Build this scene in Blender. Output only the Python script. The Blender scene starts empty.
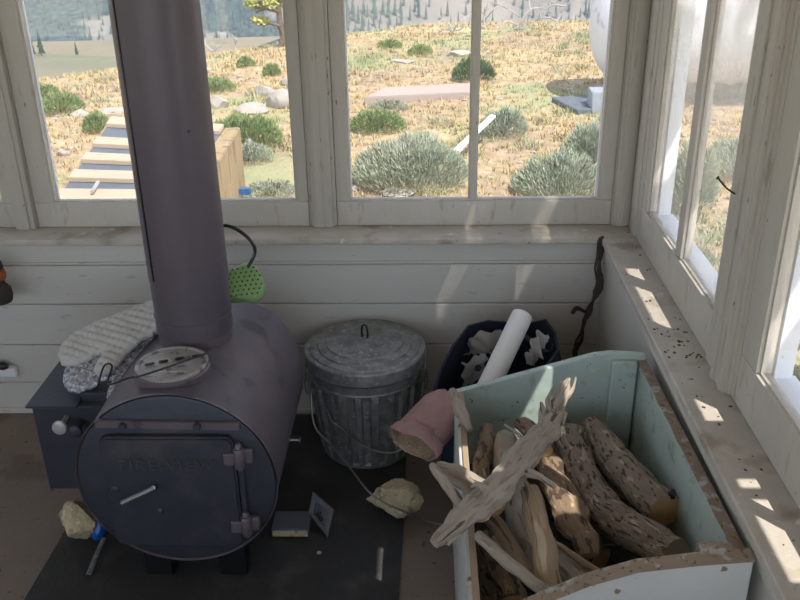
import bpy, bmesh, math, random
from mathutils import Vector, Matrix, noise
random.seed(7)
C = bpy.context.scene.collection
PI = math.pi
# ------------------------------------------------------------------ camera
H = 1.8
PITCH, YAW, ROLL, F = math.radians(25.236), math.radians(-1.6915), math.radians(-.8755), 885.4
fw = Vector((math.sin(YAW)*math.cos(PITCH), math.cos(YAW)*math.cos(PITCH), -math.sin(PITCH)))
rt = Vector((math.cos(YAW), -math.sin(YAW), 0)); up = rt.cross(fw)
CA = rt*math.cos(ROLL) + up*math.sin(ROLL); CB = -rt*math.sin(ROLL) + up*math.cos(ROLL)
cd = bpy.data.cameras.new('camera'); cam = bpy.data.objects.new('camera', cd); C.objects.link(cam)
cam.matrix_world = Matrix.Translation((0, 0, H)) @ Matrix((CA, CB, -fw)).transposed().to_4x4()
cd.sensor_width = 36; cd.lens = F/800*36; cd.clip_end = 3000; cd.clip_start = .05
bpy.context.scene.camera = cam
# ------------------------------------------------------------------ world, sun, exposure
SUND = Vector((-.395, .46, -1)).normalized()
w = bpy.data.worlds.new('world'); bpy.context.scene.world = w; w.use_nodes = True
nt = w.node_tree; bg = nt.nodes['Background']; sky = nt.nodes.new('ShaderNodeTexSky')
sky.sky_type = 'NISHITA'; sky.sun_disc = False; sky.sun_elevation = math.radians(57)
sky.sun_rotation = math.atan2(.395, -.46); sky.air_density = 1.0; sky.dust_density = 2.0; sky.altitude = 2500
hs = nt.nodes.new('ShaderNodeHueSaturation'); hs.inputs['Saturation'].default_value = .55   # hazy summer sky
wm = nt.nodes.new('ShaderNodeMix'); wm.data_type = 'RGBA'; wm.blend_type = 'MULTIPLY'; wm.inputs[0].default_value = 1; wm.inputs[7].default_value = (1.02, 1.0, .96, 1)
nt.links.new(sky.outputs[0], hs.inputs['Color']); nt.links.new(hs.outputs[0], wm.inputs[6]); nt.links.new(wm.outputs[2], bg.inputs[0]); bg.inputs[1].default_value = .41
sl = bpy.data.lights.new('sun', 'SUN'); sl.energy = 6.0; sl.angle = .005; sl.color = (1, .95, .87)
so = bpy.data.objects.new('sun', sl); C.objects.link(so); so.rotation_euler = SUND.to_track_quat('-Z', 'Y').to_euler()
so.location = (3, -3, 8)
vs = bpy.context.scene.view_settings
vs.view_transform = 'Standard'; vs.look = 'None'; vs.gamma = 1; vs.use_curve_mapping = False; vs.exposure = 0.38
cy = bpy.context.scene.cycles
cy.max_bounces = 10; cy.diffuse_bounces = 6; cy.transparent_max_bounces = 16

# ------------------------------------------------------------------ helpers
def ray(px, py): return fw + CA*((px-400)/F) - CB*((py-300)/F)
def at(px, py, x=None, y=None, z=None):
    d = ray(px, py)
    t = x/d.x if x is not None else y/d.y if y is not None else (z-H)/d.z
    return Vector((0, 0, H)) + d*t
def N(p, s=1.0, seed=0): return noise.noise(Vector(p)*s + Vector((seed*7.3, seed*3.1, seed*1.7)))

def mat(name, base, rough=.6, metal=0., spots=None, scale=8., amount=.5, col2=None, bump=.0, bscale=40., stretch=(1, 1, 1), streak=None, spec=.5, coord='Object'):
    """base colour mottled with col2 by noise; spots = (colour, scale, threshold) chips / stains of their own shape"""
    m = bpy.data.materials.new(name); m.use_nodes = True
    t = m.node_tree; L = t.links.new; b = t.nodes['Principled BSDF']
    b.inputs['Roughness'].default_value = rough; b.inputs['Metallic'].default_value = metal
    b.inputs['Specular IOR Level'].default_value = spec
    tc = t.nodes.new('ShaderNodeTexCoord'); mp = t.nodes.new('ShaderNodeMapping'); mp.inputs['Scale'].default_value = stretch
    L(tc.outputs[coord], mp.inputs['Vector'])
    cur = None
    c2 = col2 or tuple(c*(1-amount*.5) for c in base)
    n = t.nodes.new('ShaderNodeTexNoise'); n.inputs['Scale'].default_value = scale; n.inputs['Detail'].default_value = 6; n.inputs['Roughness'].default_value = .62
    L(mp.outputs[0], n.inputs['Vector'])
    r = t.nodes.new('ShaderNodeMapRange'); r.inputs[1].default_value = .35; r.inputs[2].default_value = .65; L(n.outputs['Fac'], r.inputs[0])
    mx = t.nodes.new('ShaderNodeMix'); mx.data_type = 'RGBA'; L(r.outputs[0], mx.inputs[0])
    mx.inputs[6].default_value = (*base, 1); mx.inputs[7].default_value = (*c2, 1); cur = mx.outputs[2]
    for sp in (spots or []):
        col, sc, th = sp[:3]; n2 = t.nodes.new('ShaderNodeTexNoise'); n2.inputs['Scale'].default_value = sc; n2.inputs['Detail'].default_value = 5
        L(mp.outputs[0], n2.inputs['Vector'])
        r2 = t.nodes.new('ShaderNodeMapRange'); r2.inputs[1].default_value = th; r2.inputs[2].default_value = th + (sp[3] if len(sp) > 3 else .03); L(n2.outputs['Fac'], r2.inputs[0])
        m2 = t.nodes.new('ShaderNodeMix'); m2.data_type = 'RGBA'; L(r2.outputs[0], m2.inputs[0]); L(cur, m2.inputs[6]); m2.inputs[7].default_value = (*col, 1); cur = m2.outputs[2]
    L(cur, b.inputs['Base Color'])
    if bump:
        n3 = t.nodes.new('ShaderNodeTexNoise'); n3.inputs['Scale'].default_value = bscale; n3.inputs['Detail'].default_value = 8; L(mp.outputs[0], n3.inputs['Vector'])
        bp = t.nodes.new('ShaderNodeBump'); bp.inputs['Strength'].default_value = bump; bp.inputs['Distance'].default_value = .01
        L(n3.outputs['Fac'], bp.inputs['Height']); L(bp.outputs[0], b.inputs['Normal'])
    return m

def glassmat(name, dirt, dscale, refl=.06, patch=None):
    m = bpy.data.materials.new(name); m.use_nodes = True; t = m.node_tree; L = t.links.new
    t.nodes.remove(t.nodes['Principled BSDF']); out = t.nodes['Material Output']
    tr = t.nodes.new('ShaderNodeBsdfTransparent'); gl = t.nodes.new('ShaderNodeBsdfGlossy'); gl.inputs['Roughness'].default_value = .02
    df = t.nodes.new('ShaderNodeBsdfTranslucent'); df.inputs['Color'].default_value = (.9, .88, .85, 1)
    d2 = t.nodes.new('ShaderNodeBsdfDiffuse'); d2.inputs['Color'].default_value = (.75, .73, .7, 1)
    dd = t.nodes.new('ShaderNodeMixShader'); L(df.outputs[0], dd.inputs[1]); L(d2.outputs[0], dd.inputs[2])
    m1 = t.nodes.new('ShaderNodeMixShader'); m1.inputs[0].default_value = refl; L(tr.outputs[0], m1.inputs[1]); L(gl.outputs[0], m1.inputs[2])
    m2 = t.nodes.new('ShaderNodeMixShader'); L(m1.outputs[0], m2.inputs[1]); L(dd.outputs[0], m2.inputs[2])
    tc = t.nodes.new('ShaderNodeTexCoord'); n = t.nodes.new('ShaderNodeTexNoise'); n.inputs['Scale'].default_value = dscale; n.inputs['Detail'].default_value = 7; n.inputs['Roughness'].default_value = .6
    L(tc.outputs['Object'], n.inputs['Vector'])
    r = t.nodes.new('ShaderNodeMapRange'); r.inputs[1].default_value = .38; r.inputs[2].default_value = .75; r.inputs[3].default_value = dirt*.25; r.inputs[4].default_value = dirt; L(n.outputs['Fac'], r.inputs[0])
    fac = r.outputs[0]
    if patch:   # the grime is thicker above a height
        sx = t.nodes.new('ShaderNodeSeparateXYZ'); L(tc.outputs['Object'], sx.inputs[0])
        rr = t.nodes.new('ShaderNodeMapRange'); rr.interpolation_type = 'SMOOTHSTEP'; rr.inputs[1].default_value = patch[0]; rr.inputs[2].default_value = patch[1]; rr.inputs[3].default_value = 0; rr.inputs[4].default_value = patch[2]; L(sx.outputs[2], rr.inputs[0])
        ml = t.nodes.new('ShaderNodeMath'); ml.operation = 'MULTIPLY_ADD'; L(rr.outputs[0], ml.inputs[0]); L(n.outputs['Fac'], ml.inputs[1]); L(fac, ml.inputs[2]); ml.use_clamp = True; fac = ml.outputs[0]
    L(fac, m2.inputs[0]); L(m2.outputs[0], out.inputs[0]); return m

def link(name, bm, m, parent=None, smooth=40, loc=None):
    me = bpy.data.meshes.new(name)
    if bm.verts:
        if loc is None and parent is None:
            xs = [v.co.x for v in bm.verts]; ys = [v.co.y for v in bm.verts]; zs = [v.co.z for v in bm.verts]
            loc = Vector(((min(xs)+max(xs))/2, (min(ys)+max(ys))/2, min(zs)))
    root = Vector((0, 0, 0)); p = parent
    while p is not None: root += p.location; p = p.parent
    if parent is not None:
        loc = Vector((0, 0, 0)); off = root
    else: off = loc = Vector(loc) if loc is not None else Vector((0, 0, 0))
    bmesh.ops.translate(bm, verts=bm.verts, vec=-off)
    bmesh.ops.recalc_face_normals(bm, faces=bm.faces)
    bm.to_mesh(me); bm.free()
    if smooth:
        for p in me.polygons: p.use_smooth = True
        me.set_sharp_from_angle(angle=math.radians(smooth))
    for q in (m if isinstance(m, (list, tuple)) else [m]): me.materials.append(q)
    o = bpy.data.objects.new(name, me); C.objects.link(o); o.location = loc
    if parent is not None: o.parent = parent
    return o
def tag(o, label, cat, group=None, kind=None):
    o['label'] = label; o['category'] = cat
    if group: o['group'] = group
    if kind: o['kind'] = kind
    return o
def thing(name, label, cat, loc, group=None):
    o = bpy.data.objects.new(name, None); C.objects.link(o); o.location = loc; o.empty_display_size = .1
    return tag(o, label, cat, group)
def structure(name, bm=None, m=None, parent=None, loc=(0, 0, 0), smooth=30):
    if bm is None:
        o = bpy.data.objects.new(name, None); C.objects.link(o); o.location = loc
    else: o = link(name, bm, m, parent, smooth)
    if parent is None: o['kind'] = 'structure'
    return o

def B(): return bmesh.new()
def box(bm, a, b, bev=0., rot=None, pivot=None, seg=1, sub=None, jit=0):
    a, b = Vector(a), Vector(b)
    r = bmesh.ops.create_cube(bm, size=1); vs_ = r['verts']
    for v in vs_: v.co = Vector([(a[i]+b[i])/2 + v.co[i]*(b[i]-a[i]) for i in range(3)])
    es = list({e for v in vs_ for e in v.link_edges})
    if bev:
        r2 = bmesh.ops.bevel(bm, geom=es, offset=bev, segments=seg, affect='EDGES', profile=.6)
        vs_ = list({v for v in r2['verts']} | {v for v in vs_ if v.is_valid})
    if rot is not None:
        pv = Vector(pivot) if pivot is not None else (a+b)/2
        bmesh.ops.rotate(bm, verts=vs_, cent=pv, matrix=rot)
    return vs_
def frame_of(d):
    d = d.normalized(); u = d.cross(Vector((0, 0, 1)))
    if u.length < .05: u = d.cross(Vector((0, 1, 0)))
    u.normalize(); return u, d.cross(u).normalized()
def tube(bm, pts, rad, n=10, cap=True, rough=0., seed=0, flat=1., lobes=None, fscale=30, capmat=None, rnoise=None):
    pts = [Vector(p) for p in pts]; rings = []; u = None
    if not isinstance(rad, (list, tuple)): rad = [rad]*len(pts)
    for i, p in enumerate(pts):
        d = (pts[min(i+1, len(pts)-1)] - pts[max(i-1, 0)])
        if d.length < 1e-9: d = Vector((0, 0, 1))
        d.normalize()
        if u is None: u, v = frame_of(d)
        else:
            u = (u - d*u.dot(d)).normalized(); v = d.cross(u)
        ring = []
        for k in range(n):
            a = 2*PI*k/n; r = rad[i]
            q = (u*math.cos(a) + v*math.sin(a)*flat)
            if rough: r *= 1 + rough*N(p + q*r, fscale, seed) + rough*.6*N((math.cos(a)*2, math.sin(a)*2, i*.15), 2.2, seed+5)
            ring.append(bm.verts.new(p + q*r))
        rings.append(ring)
    uvl = bm.loops.layers.uv.verify(); Ls = [0]
    for i in range(1, len(pts)): Ls.append(Ls[-1]+(pts[i]-pts[i-1]).length)
    rm = max(rad)*2*PI
    for i in range(len(rings)-1):
        for k in range(n):
            f = bm.faces.new((rings[i][k], rings[i][(k+1) % n], rings[i+1][(k+1) % n], rings[i+1][k]))
            for lp_, (uu, vv) in zip(f.loops, ((k/n, Ls[i]), ((k+1)/n, Ls[i]), ((k+1)/n, Ls[i+1]), (k/n, Ls[i+1]))): lp_[uvl].uv = (uu*rm + seed*1.37, vv + seed*.73)
    if cap:
        for rg in (rings[0][::-1], rings[-1]):
            f = bm.faces.new(rg)
            if capmat is not None: f.material_index = capmat
    return rings
def smooth_path(pts, k=6):
    pts = [Vector(p) for p in pts]; out = []
    for i in range(len(pts)-1):
        p0, p1, p2, p3 = pts[max(i-1, 0)], pts[i], pts[i+1], pts[min(i+2, len(pts)-1)]
        for j in range(k):
            t = j/k
            out.append(.5*((2*p1) + (p2-p0)*t + (2*p0-5*p1+4*p2-p3)*t*t + (3*p1-p0-3*p2+p3)*t**3))
    out.append(pts[-1]); return out
def lerp_list(a, n):
    out = []
    for i in range(n):
        t = i/(n-1)*(len(a)-1); j = min(int(t), len(a)-2); out.append(a[j]*(1-(t-j)) + a[j+1]*(t-j))
    return out
def lathe(bm, prof, c, n=48, axis='z', ribs=None, close=True):
    """prof: list of (r, h); ribs(i, ang) -> extra radius"""
    c = Vector(c); rings = []
    for i, (r, h) in enumerate(prof):
        ring = []
        for k in range(n):
            a = 2*PI*k/n; rr = r + (ribs(i, a) if ribs else 0)
            o = Vector((rr*math.cos(a), rr*math.sin(a), h)) if axis == 'z' else Vector((rr*math.cos(a), h, rr*math.sin(a)))
            ring.append(bm.verts.new(c+o))
        rings.append(ring)
    for i in range(len(rings)-1):
        for k in range(n): bm.faces.new((rings[i][k], rings[i][(k+1) % n], rings[i+1][(k+1) % n], rings[i+1][k]))
    if close:
        bm.faces.new(rings[0][::-1]); bm.faces.new(rings[-1])
    return rings
def prism(bm, poly, ext, bev=0):
    """extrude a polygon of 3D points along the vector ext"""
    a = [bm.verts.new(Vector(p)) for p in poly]; b = [bm.verts.new(Vector(p)+Vector(ext)) for p in poly]
    fs = [bm.faces.new(a[::-1]), bm.faces.new(b)]; n = len(poly)
    for i in range(n): fs.append(bm.faces.new((a[i], a[(i+1) % n], b[(i+1) % n], b[i])))
    if bev: bmesh.ops.bevel(bm, geom=list({e for f in fs for e in f.edges}), offset=bev, segments=2, affect='EDGES')
def rock(bm, c, s, seed=0, cuts=7, rough=.12, sub=4):
    r = bmesh.ops.create_icosphere(bm, subdivisions=sub, radius=1); rn = random.Random(seed)
    planes = [(Vector((rn.uniform(-1, 1), rn.uniform(-1, 1), rn.uniform(-.6, 1))).normalized(), rn.uniform(.55, .85)) for _ in range(cuts)]
    for v in r['verts']:
        p = v.co.copy()
        for n_, d in planes:
            t = p.dot(n_)
            if t > d: p -= n_*(t-d)
        p *= 1 + rough*N(p, 2.2, seed) + rough*.5*N(p, 6, seed+1)
        v.co = Vector(c) + Vector((p.x*s[0], p.y*s[1], p.z*s[2]))
def copy_tree(o, parent=None):
    c = o.copy(); C.objects.link(c)
    if parent is not None: c.parent = parent
    for ch in o.children: copy_tree(ch, c)
    return c

# ------------------------------------------------------------------ materials
CHIP = (.16, .12, .08)
M = {}
M['wall'] = mat('aged_white_paint', (.56, .535, .485), .55, spots=[((.40, .375, .33), 22, .64, .10), ((.26, .22, .17), 70, .70, .04)], scale=2.2, amount=.14, bump=.12, bscale=30, stretch=(.5, 1, 2))
M['trim'] = mat('worn_trim_paint', (.49, .455, .40), .5, spots=[((.38, .34, .28), 24, .62, .08), (CHIP, 80, .695, .03)], scale=5, amount=.2, bump=.35, bscale=60, stretch=(1, 1, .3))
M['post'] = mat('worn_post_paint', (.47, .435, .38), .5, spots=[((.35, .31, .25), 30, .62, .06), (CHIP, 75, .69, .02)], scale=5, amount=.2, bump=.4, bscale=70, stretch=(1, 1, .25))
M['sill'] = mat('weathered_sill_paint', (.50, .45, .385), .6, spots=[((.30, .25, .19), 8, .56, .12), ((.09, .07, .05), 42, .69, .03), ((.62, .58, .50), 20, .66, .05)], scale=7, amount=.35, bump=.4, bscale=35)
M['whiteext'] = mat('outside_white_paint', (.74, .76, .80), .5, scale=9, amount=.1, spots=[((.5, .48, .45), 30, .70, .03)])
M['floor'] = mat('speckled_tan_floor', (.205, .16, .125), .55, spots=[((.135, .10, .075), 6, .55, .1), ((.05, .035, .025), 55, .66, .03)], scale=4, amount=.3, bump=.1, bscale=60)
M['mat'] = mat('black_hearth_mat', (.034, .034, .033), .7, spots=[((.060, .058, .052), 7, .55, .15), ((.12, .11, .10), 85, .72, .03)], scale=9, amount=.4, bump=.25, bscale=90)
M['ceil'] = mat('ceiling_paint', (.72, .70, .66), .7, scale=3, amount=.1)
M['glass'] = glassmat('window_glass', .05, 4)
M['dirty'] = glassmat('grimy_glass', .20, 9, .08, patch=(.45, .95, 1.1))
M['stove'] = mat('faded_stove_steel', (.14, .118, .135), .45, .25, spots=[((.165, .13, .135), 4.5, .52, .12), ((.075, .062, .075), 11, .60, .08)], scale=5, amount=.3, bump=.12, bscale=70)
M['stovedark'] = mat('dark_stove_iron', (.047, .054, .068), .5, .3, spots=[((.075, .07, .08), 8, .55, .12)], scale=10, amount=.3, bump=.15, bscale=60)
M['pipe'] = mat('grey_flue_steel', (.105, .088, .108), .42, .3, spots=[((.12, .10, .12), 5, .56, .1)], scale=4, amount=.15, bump=.05, bscale=40)
M['castlid'] = mat('worn_cast_lid', (.42, .40, .37), .5, .25, spots=[((.16, .15, .14), 34, .58, .06)], scale=20, amount=.5, bump=.4, bscale=60)
M['steel'] = mat('dull_steel', (.32, .32, .33), .35, .8, scale=20, amount=.3)
M['darkwire'] = mat('dark_wire', (.05, .045, .045), .5, .5, scale=20)
M['knob'] = mat('pale_knob', (.50, .50, .48), .3, .2, scale=30)
M['galv'] = mat('galvanised_steel', (.30, .30, .29), .5, .45, col2=(.16, .165, .165), scale=28, spots=[((.36, .37, .37), 60, .60, .05), ((.11, .10, .09), 9, .62, .08)], bump=.06, bscale=50)
M['navy'] = mat('navy_fabric', (.012, .017, .040), .8, scale=25, bump=.15, bscale=300)
M['paper'] = mat('white_paper', (.80, .79, .77), .6, scale=12, amount=.06)
M['paperp'] = mat('printed_carton', (.55, .52, .48), .6, spots=[((.06, .09, .22), 14, .62, .02), ((.25, .13, .08), 20, .66, .02)], scale=10, amount=.2)
M['pink'] = mat('dusty_pink_cloth', (.38, .225, .215), .9, scale=30, amount=.3, bump=.3, bscale=150)
M['fleece'] = mat('tan_fleece', (.50, .38, .24), .95, scale=40, amount=.5, bump=.8, bscale=160)
M['mitt'] = mat('cream_quilt_cotton', (.50, .485, .45), .9, spots=[((.36, .24, .16), 9, .66, .08)], scale=14, amount=.15, bump=.15, bscale=220)
M['silver'] = mat('silver_heatproof_cloth', (.50, .51, .55), .42, .4, col2=(.12, .12, .15), spots=[((.62, .63, .68), 110, .55, .03)], scale=75, amount=.5, bump=.5, bscale=70)
M['green'] = mat('lime_green_silicone', (.20, .33, .115), .5, scale=10, amount=.15)
M['gdot'] = mat('dark_green_dots', (.035, .085, .03), .5, scale=10)
M['black'] = mat('black_plastic', (.012, .012, .013), .35, scale=10)
M['rock'] = mat('cream_rock', (.56, .47, .29), .85, spots=[((.33, .26, .15), 34, .57, .06), ((.62, .57, .42), 40, .60, .05)], scale=20, amount=.35, bump=.8, bscale=60)
M['blue'] = mat('bright_blue_plastic', (.012, .11, .42), .35, scale=10, amount=.1)
M['mint'] = mat('worn_mint_paint', (.41, .50, .455), .6, spots=[((.27, .33, .27), 16, .58, .10), ((.18, .14, .09), 55, .67, .025), ((.50, .49, .40), 24, .62, .05)], scale=4, amount=.2, bump=.3, bscale=26)
M['mintwhite'] = mat('worn_box_white', (.55, .56, .53), .6, spots=[((.20, .15, .10), 26, .66, .03)], scale=5, amount=.15, bump=.2)
M['rimwood'] = mat('bare_rim_wood', (.29, .215, .15), .8, spots=[((.37, .36, .31), 32, .56, .08), ((.13, .09, .06), 90, .60, .05)], scale=12, amount=.5, bump=.6, bscale=50)
M['drift'] = mat('grey_driftwood', (.37, .315, .25), .85, spots=[((.42, .29, .18), 11, .60, .06), ((.24, .19, .145), 95, .56, .05), ((.09, .065, .045), 52, .635, .02)], scale=22, amount=.45, bump=1., bscale=70, stretch=(1, .16, 1), coord='UV')
M['bark'] = mat('grey_brown_bark', (.27, .215, .16), .9, spots=[((.40, .33, .25), 60, .58, .05), ((.075, .052, .036), 105, .57, .03), ((.06, .042, .03), 38, .635, .015)], scale=40, amount=.5, bump=1., bscale=110, stretch=(1, .32, 1), coord='UV')
M['redbark'] = mat('reddish_bark', (.235, .16, .10), .9, spots=[((.07, .045, .03), 48, .54, .03), ((.40, .31, .21), 34, .60, .05)], scale=24, amount=.5, bump=1., bscale=60, stretch=(1, .4, 1), coord='UV')
M['cutend'] = mat('cut_log_end', (.50, .31, .15), .8, scale=20, amount=.4, bump=.4, bscale=60)
M['split'] = mat('split_wood', (.36, .26, .165), .85, spots=[((.13, .085, .05), 60, .58, .04), ((.46, .36, .25), 30, .60, .06)], scale=24, amount=.4, bump=.9, bscale=80, stretch=(1, .12, 1), coord='UV')
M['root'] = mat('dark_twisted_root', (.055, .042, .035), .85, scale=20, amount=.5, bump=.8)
M['sage'] = mat('sagebrush_leaf', (.27, .315, .225), .8, col2=(.38, .41, .30), scale=6)
M['sageg'] = mat('green_brush_leaf', (.16, .24, .085), .8, col2=(.27, .32, .13), scale=6)
M['stem'] = mat('brown_stem', (.16, .115, .08), .9, scale=12)
M['grass'] = mat('dry_grass', (.42, .30, .14), .85, col2=(.40, .34, .17), scale=2.2, spots=[((.27, .30, .14), 1.1, .55, .08), ((.40, .25, .15), 2.3, .60, .08)])
M['gravelrock'] = mat('pale_field_rock', (.36, .325, .28), .85, scale=5, amount=.4, spots=[((.30, .26, .22), 6, .58, .06)], bump=.6, bscale=20)
M['tank'] = mat('white_tank_paint', (.62, .60, .62), .45, scale=3, amount=.08, spots=[((.40, .34, .38), 4, .62, .06)])
M['block'] = mat('grey_block', (.27, .30, .34), .8, scale=8, amount=.3)
M['deckwood'] = mat('pale_deck_board', (.44, .34, .245), .75, spots=[((.33, .22, .14), 12, .64, .04)], scale=5, amount=.25, stretch=(.5, 3, 3))
M['slate'] = mat('slate_grey_and_shadow', (.10, .115, .14), .7, scale=8, amount=.3)  # grey metal parts; also paints the deck shadow stripes and the tank shadow
M['timber'] = mat('rough_timber', (.33, .24, .125), .8, spots=[((.20, .13, .07), 9, .58, .05)], scale=7, amount=.35, stretch=(2, 2, .4), bump=.3)
M['snag'] = mat('bleached_dead_wood', (.36, .335, .31), .8, scale=6, amount=.4)
M['pine'] = mat('yellow_green_needles', (.24, .28, .085), .85, scale=3, col2=(.42, .38, .12))
M['spruce'] = mat('spruce_needles', (.035, .062, .045), .9, scale=.3, amount=.4)
M['blocker'] = mat('blocker_boards', (.42, .41, .38), .7, scale=5, amount=.3)

# ------------------------------------------------------------------ setting: room shell
YB, XR = 2.91, .709       # faces of the sashes
WB, WR = 2.83, .62        # faces of the lower walls
ZS = .715                 # sill top
X0, Y0, ZC = -3.3, -1.3, 2.50
GB, GR = .811, .845       # bottom of the panes
bm = B(); box(bm, (X0-.1, Y0-.1, -.12), (.80, 3.0, 0)); structure('floor', bm, M['floor'])
bm = B(); box(bm, (X0-.1, Y0-.1, ZC), (.80, 3.02, ZC+.08)); structure('ceiling', bm, M['ceil'])
# lower walls
bm = B(); joints = [0, .128, .287, .451, .603]
for a, b in zip(joints[:-1], joints[1:]): box(bm, (X0, WB, a+.0015), (.80, WB+.02, b-.0015), .003)
box(bm, (X0, WB+.012, 0), (.80, 3.0, .69)); structure('wall_back', bm, M['wall'])
bm = B()
for a, b in ((0, .30), (.30, .69)): box(bm, (WR, Y0, a+.001), (WR+.02, WB-.001, b-.001), .003)
box(bm, (WR+.012, Y0, 0), (.80, WB-.001, .69)); structure('wall_right', bm, M['wall'])
# far walls (behind and to the left of the camera), windows all round as in a lookout
def far_wall(name, a, b, inward, zt=2.25, pw=.08, sp=1.0):
    """lower wall, header and posts from a to b"""
    bm = B(); a, b = Vector(a), Vector(b); d = (b-a).normalized(); L_ = (b-a).length; n = Vector(inward)
    def seg(s0, s1, z0, z1, t0=0, t1=.09):
        p = a + d*s0 - n*t1; q = a + d*s1 - n*t0
        box(bm, (min(p.x, q.x), min(p.y, q.y), z0), (max(p.x, q.x), max(p.y, q.y), z1), .003)
    seg(0, L_, 0, .74); seg(0, L_, zt, ZC)
    k = int(L_/sp)+1
    for i in range(k+1): s = i*(L_-pw)/k; seg(s, s+pw, .74, zt)
    return structure(name, bm, M['wall'])
far_wall('wall_left', (X0, Y0, 0), (X0, 2.9, 0), (1, 0, 0), 1.9, .45, 1.3)
far_wall('wall_front', (X0, Y0, 0), (.8, Y0, 0), (0, 1, 0))
# headers over the two glazed walls
bm = B(); box(bm, (X0, YB-.01, 2.35), (.80, 3.0, ZC)); structure('trim_1', bm, M['trim'])
bm = B(); box(bm, (XR-.005, Y0, 2.35), (.76, YB-.01, ZC)); structure('trim_2', bm, M['trim'])
# sills with a rounded nose
bm = B(); box(bm, (X0, 2.786, .692), (.80, 3.0, ZS), .006, seg=3); structure('trim_3', bm, M['sill'])
bm = B(); box(bm, (.597, Y0, .692), (.80, 2.7855, ZS), .006, seg=3); structure('trim_4', bm, M['sill'])
# apron under the back sill
bm = B(); box(bm, (X0, WB-.005, .617), (WR-.001, WB-.0005, .691), .003); box(bm, (X0, WB-.003, .606), (WR-.001, WB-.0005, .616), .002); structure('trim_5', bm, M['wall'])
bm = B(); box(bm, (WR-.012, Y0, .655), (WR-.0005, WB-.013, .691), .003); structure('trim_6', bm, M['wall'])
bm = B(); box(bm, (X0, WB-.014, 0), (WR-.001, WB-.0005, .022), .003); structure('baseboard_back', bm, M['wall'])

def moulded(bm, x0, x1, y0, y1, z0, z1, face, steps=2, base=None):
    box(bm, (x0, y0, z0), (x1, y1, z1), .003, seg=2)
def window(name, lab, axis, s0, s1, zb, glassm, muntins, stile0, stile1, rail0):
    """a sash in the back wall (axis x) or the right wall (axis y); s0..s1 is the glass"""
    root = structure(name); 
    if axis == 'x': root.location = ((s0+s1)/2, YB, ZS)
    else: root.location = (XR, (s0+s1)/2, ZS)
    def bx(bm, a0, a1, t0, t1, z0, z1, bev=.003):   # t = depth outwards from the sash face
        if axis == 'x': box(bm, (a0, YB+t0, z0), (a1, YB+t1, z1), bev, seg=2)
        else: box(bm, (XR+t0, a0, z0), (XR+t1, a1, z1), bev, seg=2)
    bm = B()
    bx(bm, s0-stile0, s1+stile1, 0, .035, rail0+.001, zb-.006, .004)       # bottom rail
    bx(bm, s0-stile0, s1+stile1, .008, .030, zb-.008, zb, .002)
    bx(bm, s0-stile0, s1+stile1, 0, .035, 2.28, 2.349, .004)               # top rail
    bx(bm, s0-stile0, s0-.007, 0, .035, zb-.006, 2.28, .004); bx(bm, s0-.009, s0, .008, .03, zb-.004, 2.28, .002)
    bx(bm, s1+.007, s1+stile1, 0, .035, zb-.006, 2.28, .004); bx(bm, s1, s1+.009, .008, .03, zb-.004, 2.28, .002)
    o = link('sash', bm, M['trim'], root)
    for a, b in muntins:
        bm = B(); bx(bm, a+.004, b-.004, .002, .034, zb-.001, 2.281, .003); bx(bm, a, b, .012, .028, zb, 2.28, .002)
        link('muntin', bm, M['trim'], root)
    ed = [s0] + [v for m_ in muntins for v in m_] + [s1]
    for i in range(0, len(ed), 2):
        bm = B(); bx(bm, ed[i]-.003, ed[i+1]+.003, .019, .022, zb-.003, 2.283, 0); link('pane', bm, glassm[i//2] if isinstance(glassm, list) else glassm, root, smooth=0)
    # outer frame: white jambs and sloping outside sill
    dp = .050 if axis == 'x' else .075
    bm = B()
    bx(bm, s0-.012, s0+.002, .036, dp, zb-.03, 2.35, .002); bx(bm, s1-.002, s1+.012, .036, dp, zb-.03, 2.35, .002)
    bx(bm, s0-.012, s1+.012, .036, dp+.012, zb-.055, zb-.012, .002)
    link('outer_frame', bm, M['whiteext'], root)
    return root
window('window_1', '', 'x', -2.15, -1.475, GB, M['glass'], [], .06, .035, ZS)
window('window_2', '', 'x', -1.286, -.444, GB, M['glass'], [(-.875, -.845)], .072, .046, ZS)
window('window_3', '', 'x', -.250, .596, GB, M['glass'], [(.154, .185)], .05, .051, ZS)
window('window_4', '', 'y', 1.970, 2.678, GR, [M['dirty'], M['dirty']], [(2.285, 2.345)], .01, .07, ZS)
window('window_5', '', 'y', .83, 1.655, GR, M['glass'], [(1.24, 1.27)], .06, .10, ZS)
# posts between the sashes
def post(name, x0, x1, y0, y1, foot=None, steps=None):
    bm = B()
    for (a, b, c_, d) in steps: box(bm, (a, c_, ZS+.0005), (b, d, 2.349), .004, seg=2)
    if foot: foot(bm)
    return structure(name, bm, M['post'])
post('trim_7', 0, 0, 0, 0, steps=[(-.397, -.301, YB+.0, YB+.115), (-.384, -.313, YB-.016, YB+.002), (-.374, -.345, YB-.020, YB-.012)])
post('trim_8', 0, 0, 0, 0, steps=[(-1.439, -1.359, YB+.0, YB+.115), (-1.432, -1.362, YB-.022, YB+.002), (-1.418, -1.378, YB-.030, YB-.018)])
post('trim_9', 0, 0, 0, 0, steps=[(.648, .80, YB+.0, YB+.115), (.652, .709, YB-.014, YB+.0), (.662, .70, YB-.022, YB-.012), (XR+.0, .80, 2.752, YB-.001), (XR-.004, XR+.01, 2.79, 2.87)])
def foot(bm): lathe(bm, [(.050, 0), (.054, .010), (.054, .022), (.048, .034), (.046, .05)], (XR-.002, 1.868, ZS+.0005), 20)
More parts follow.
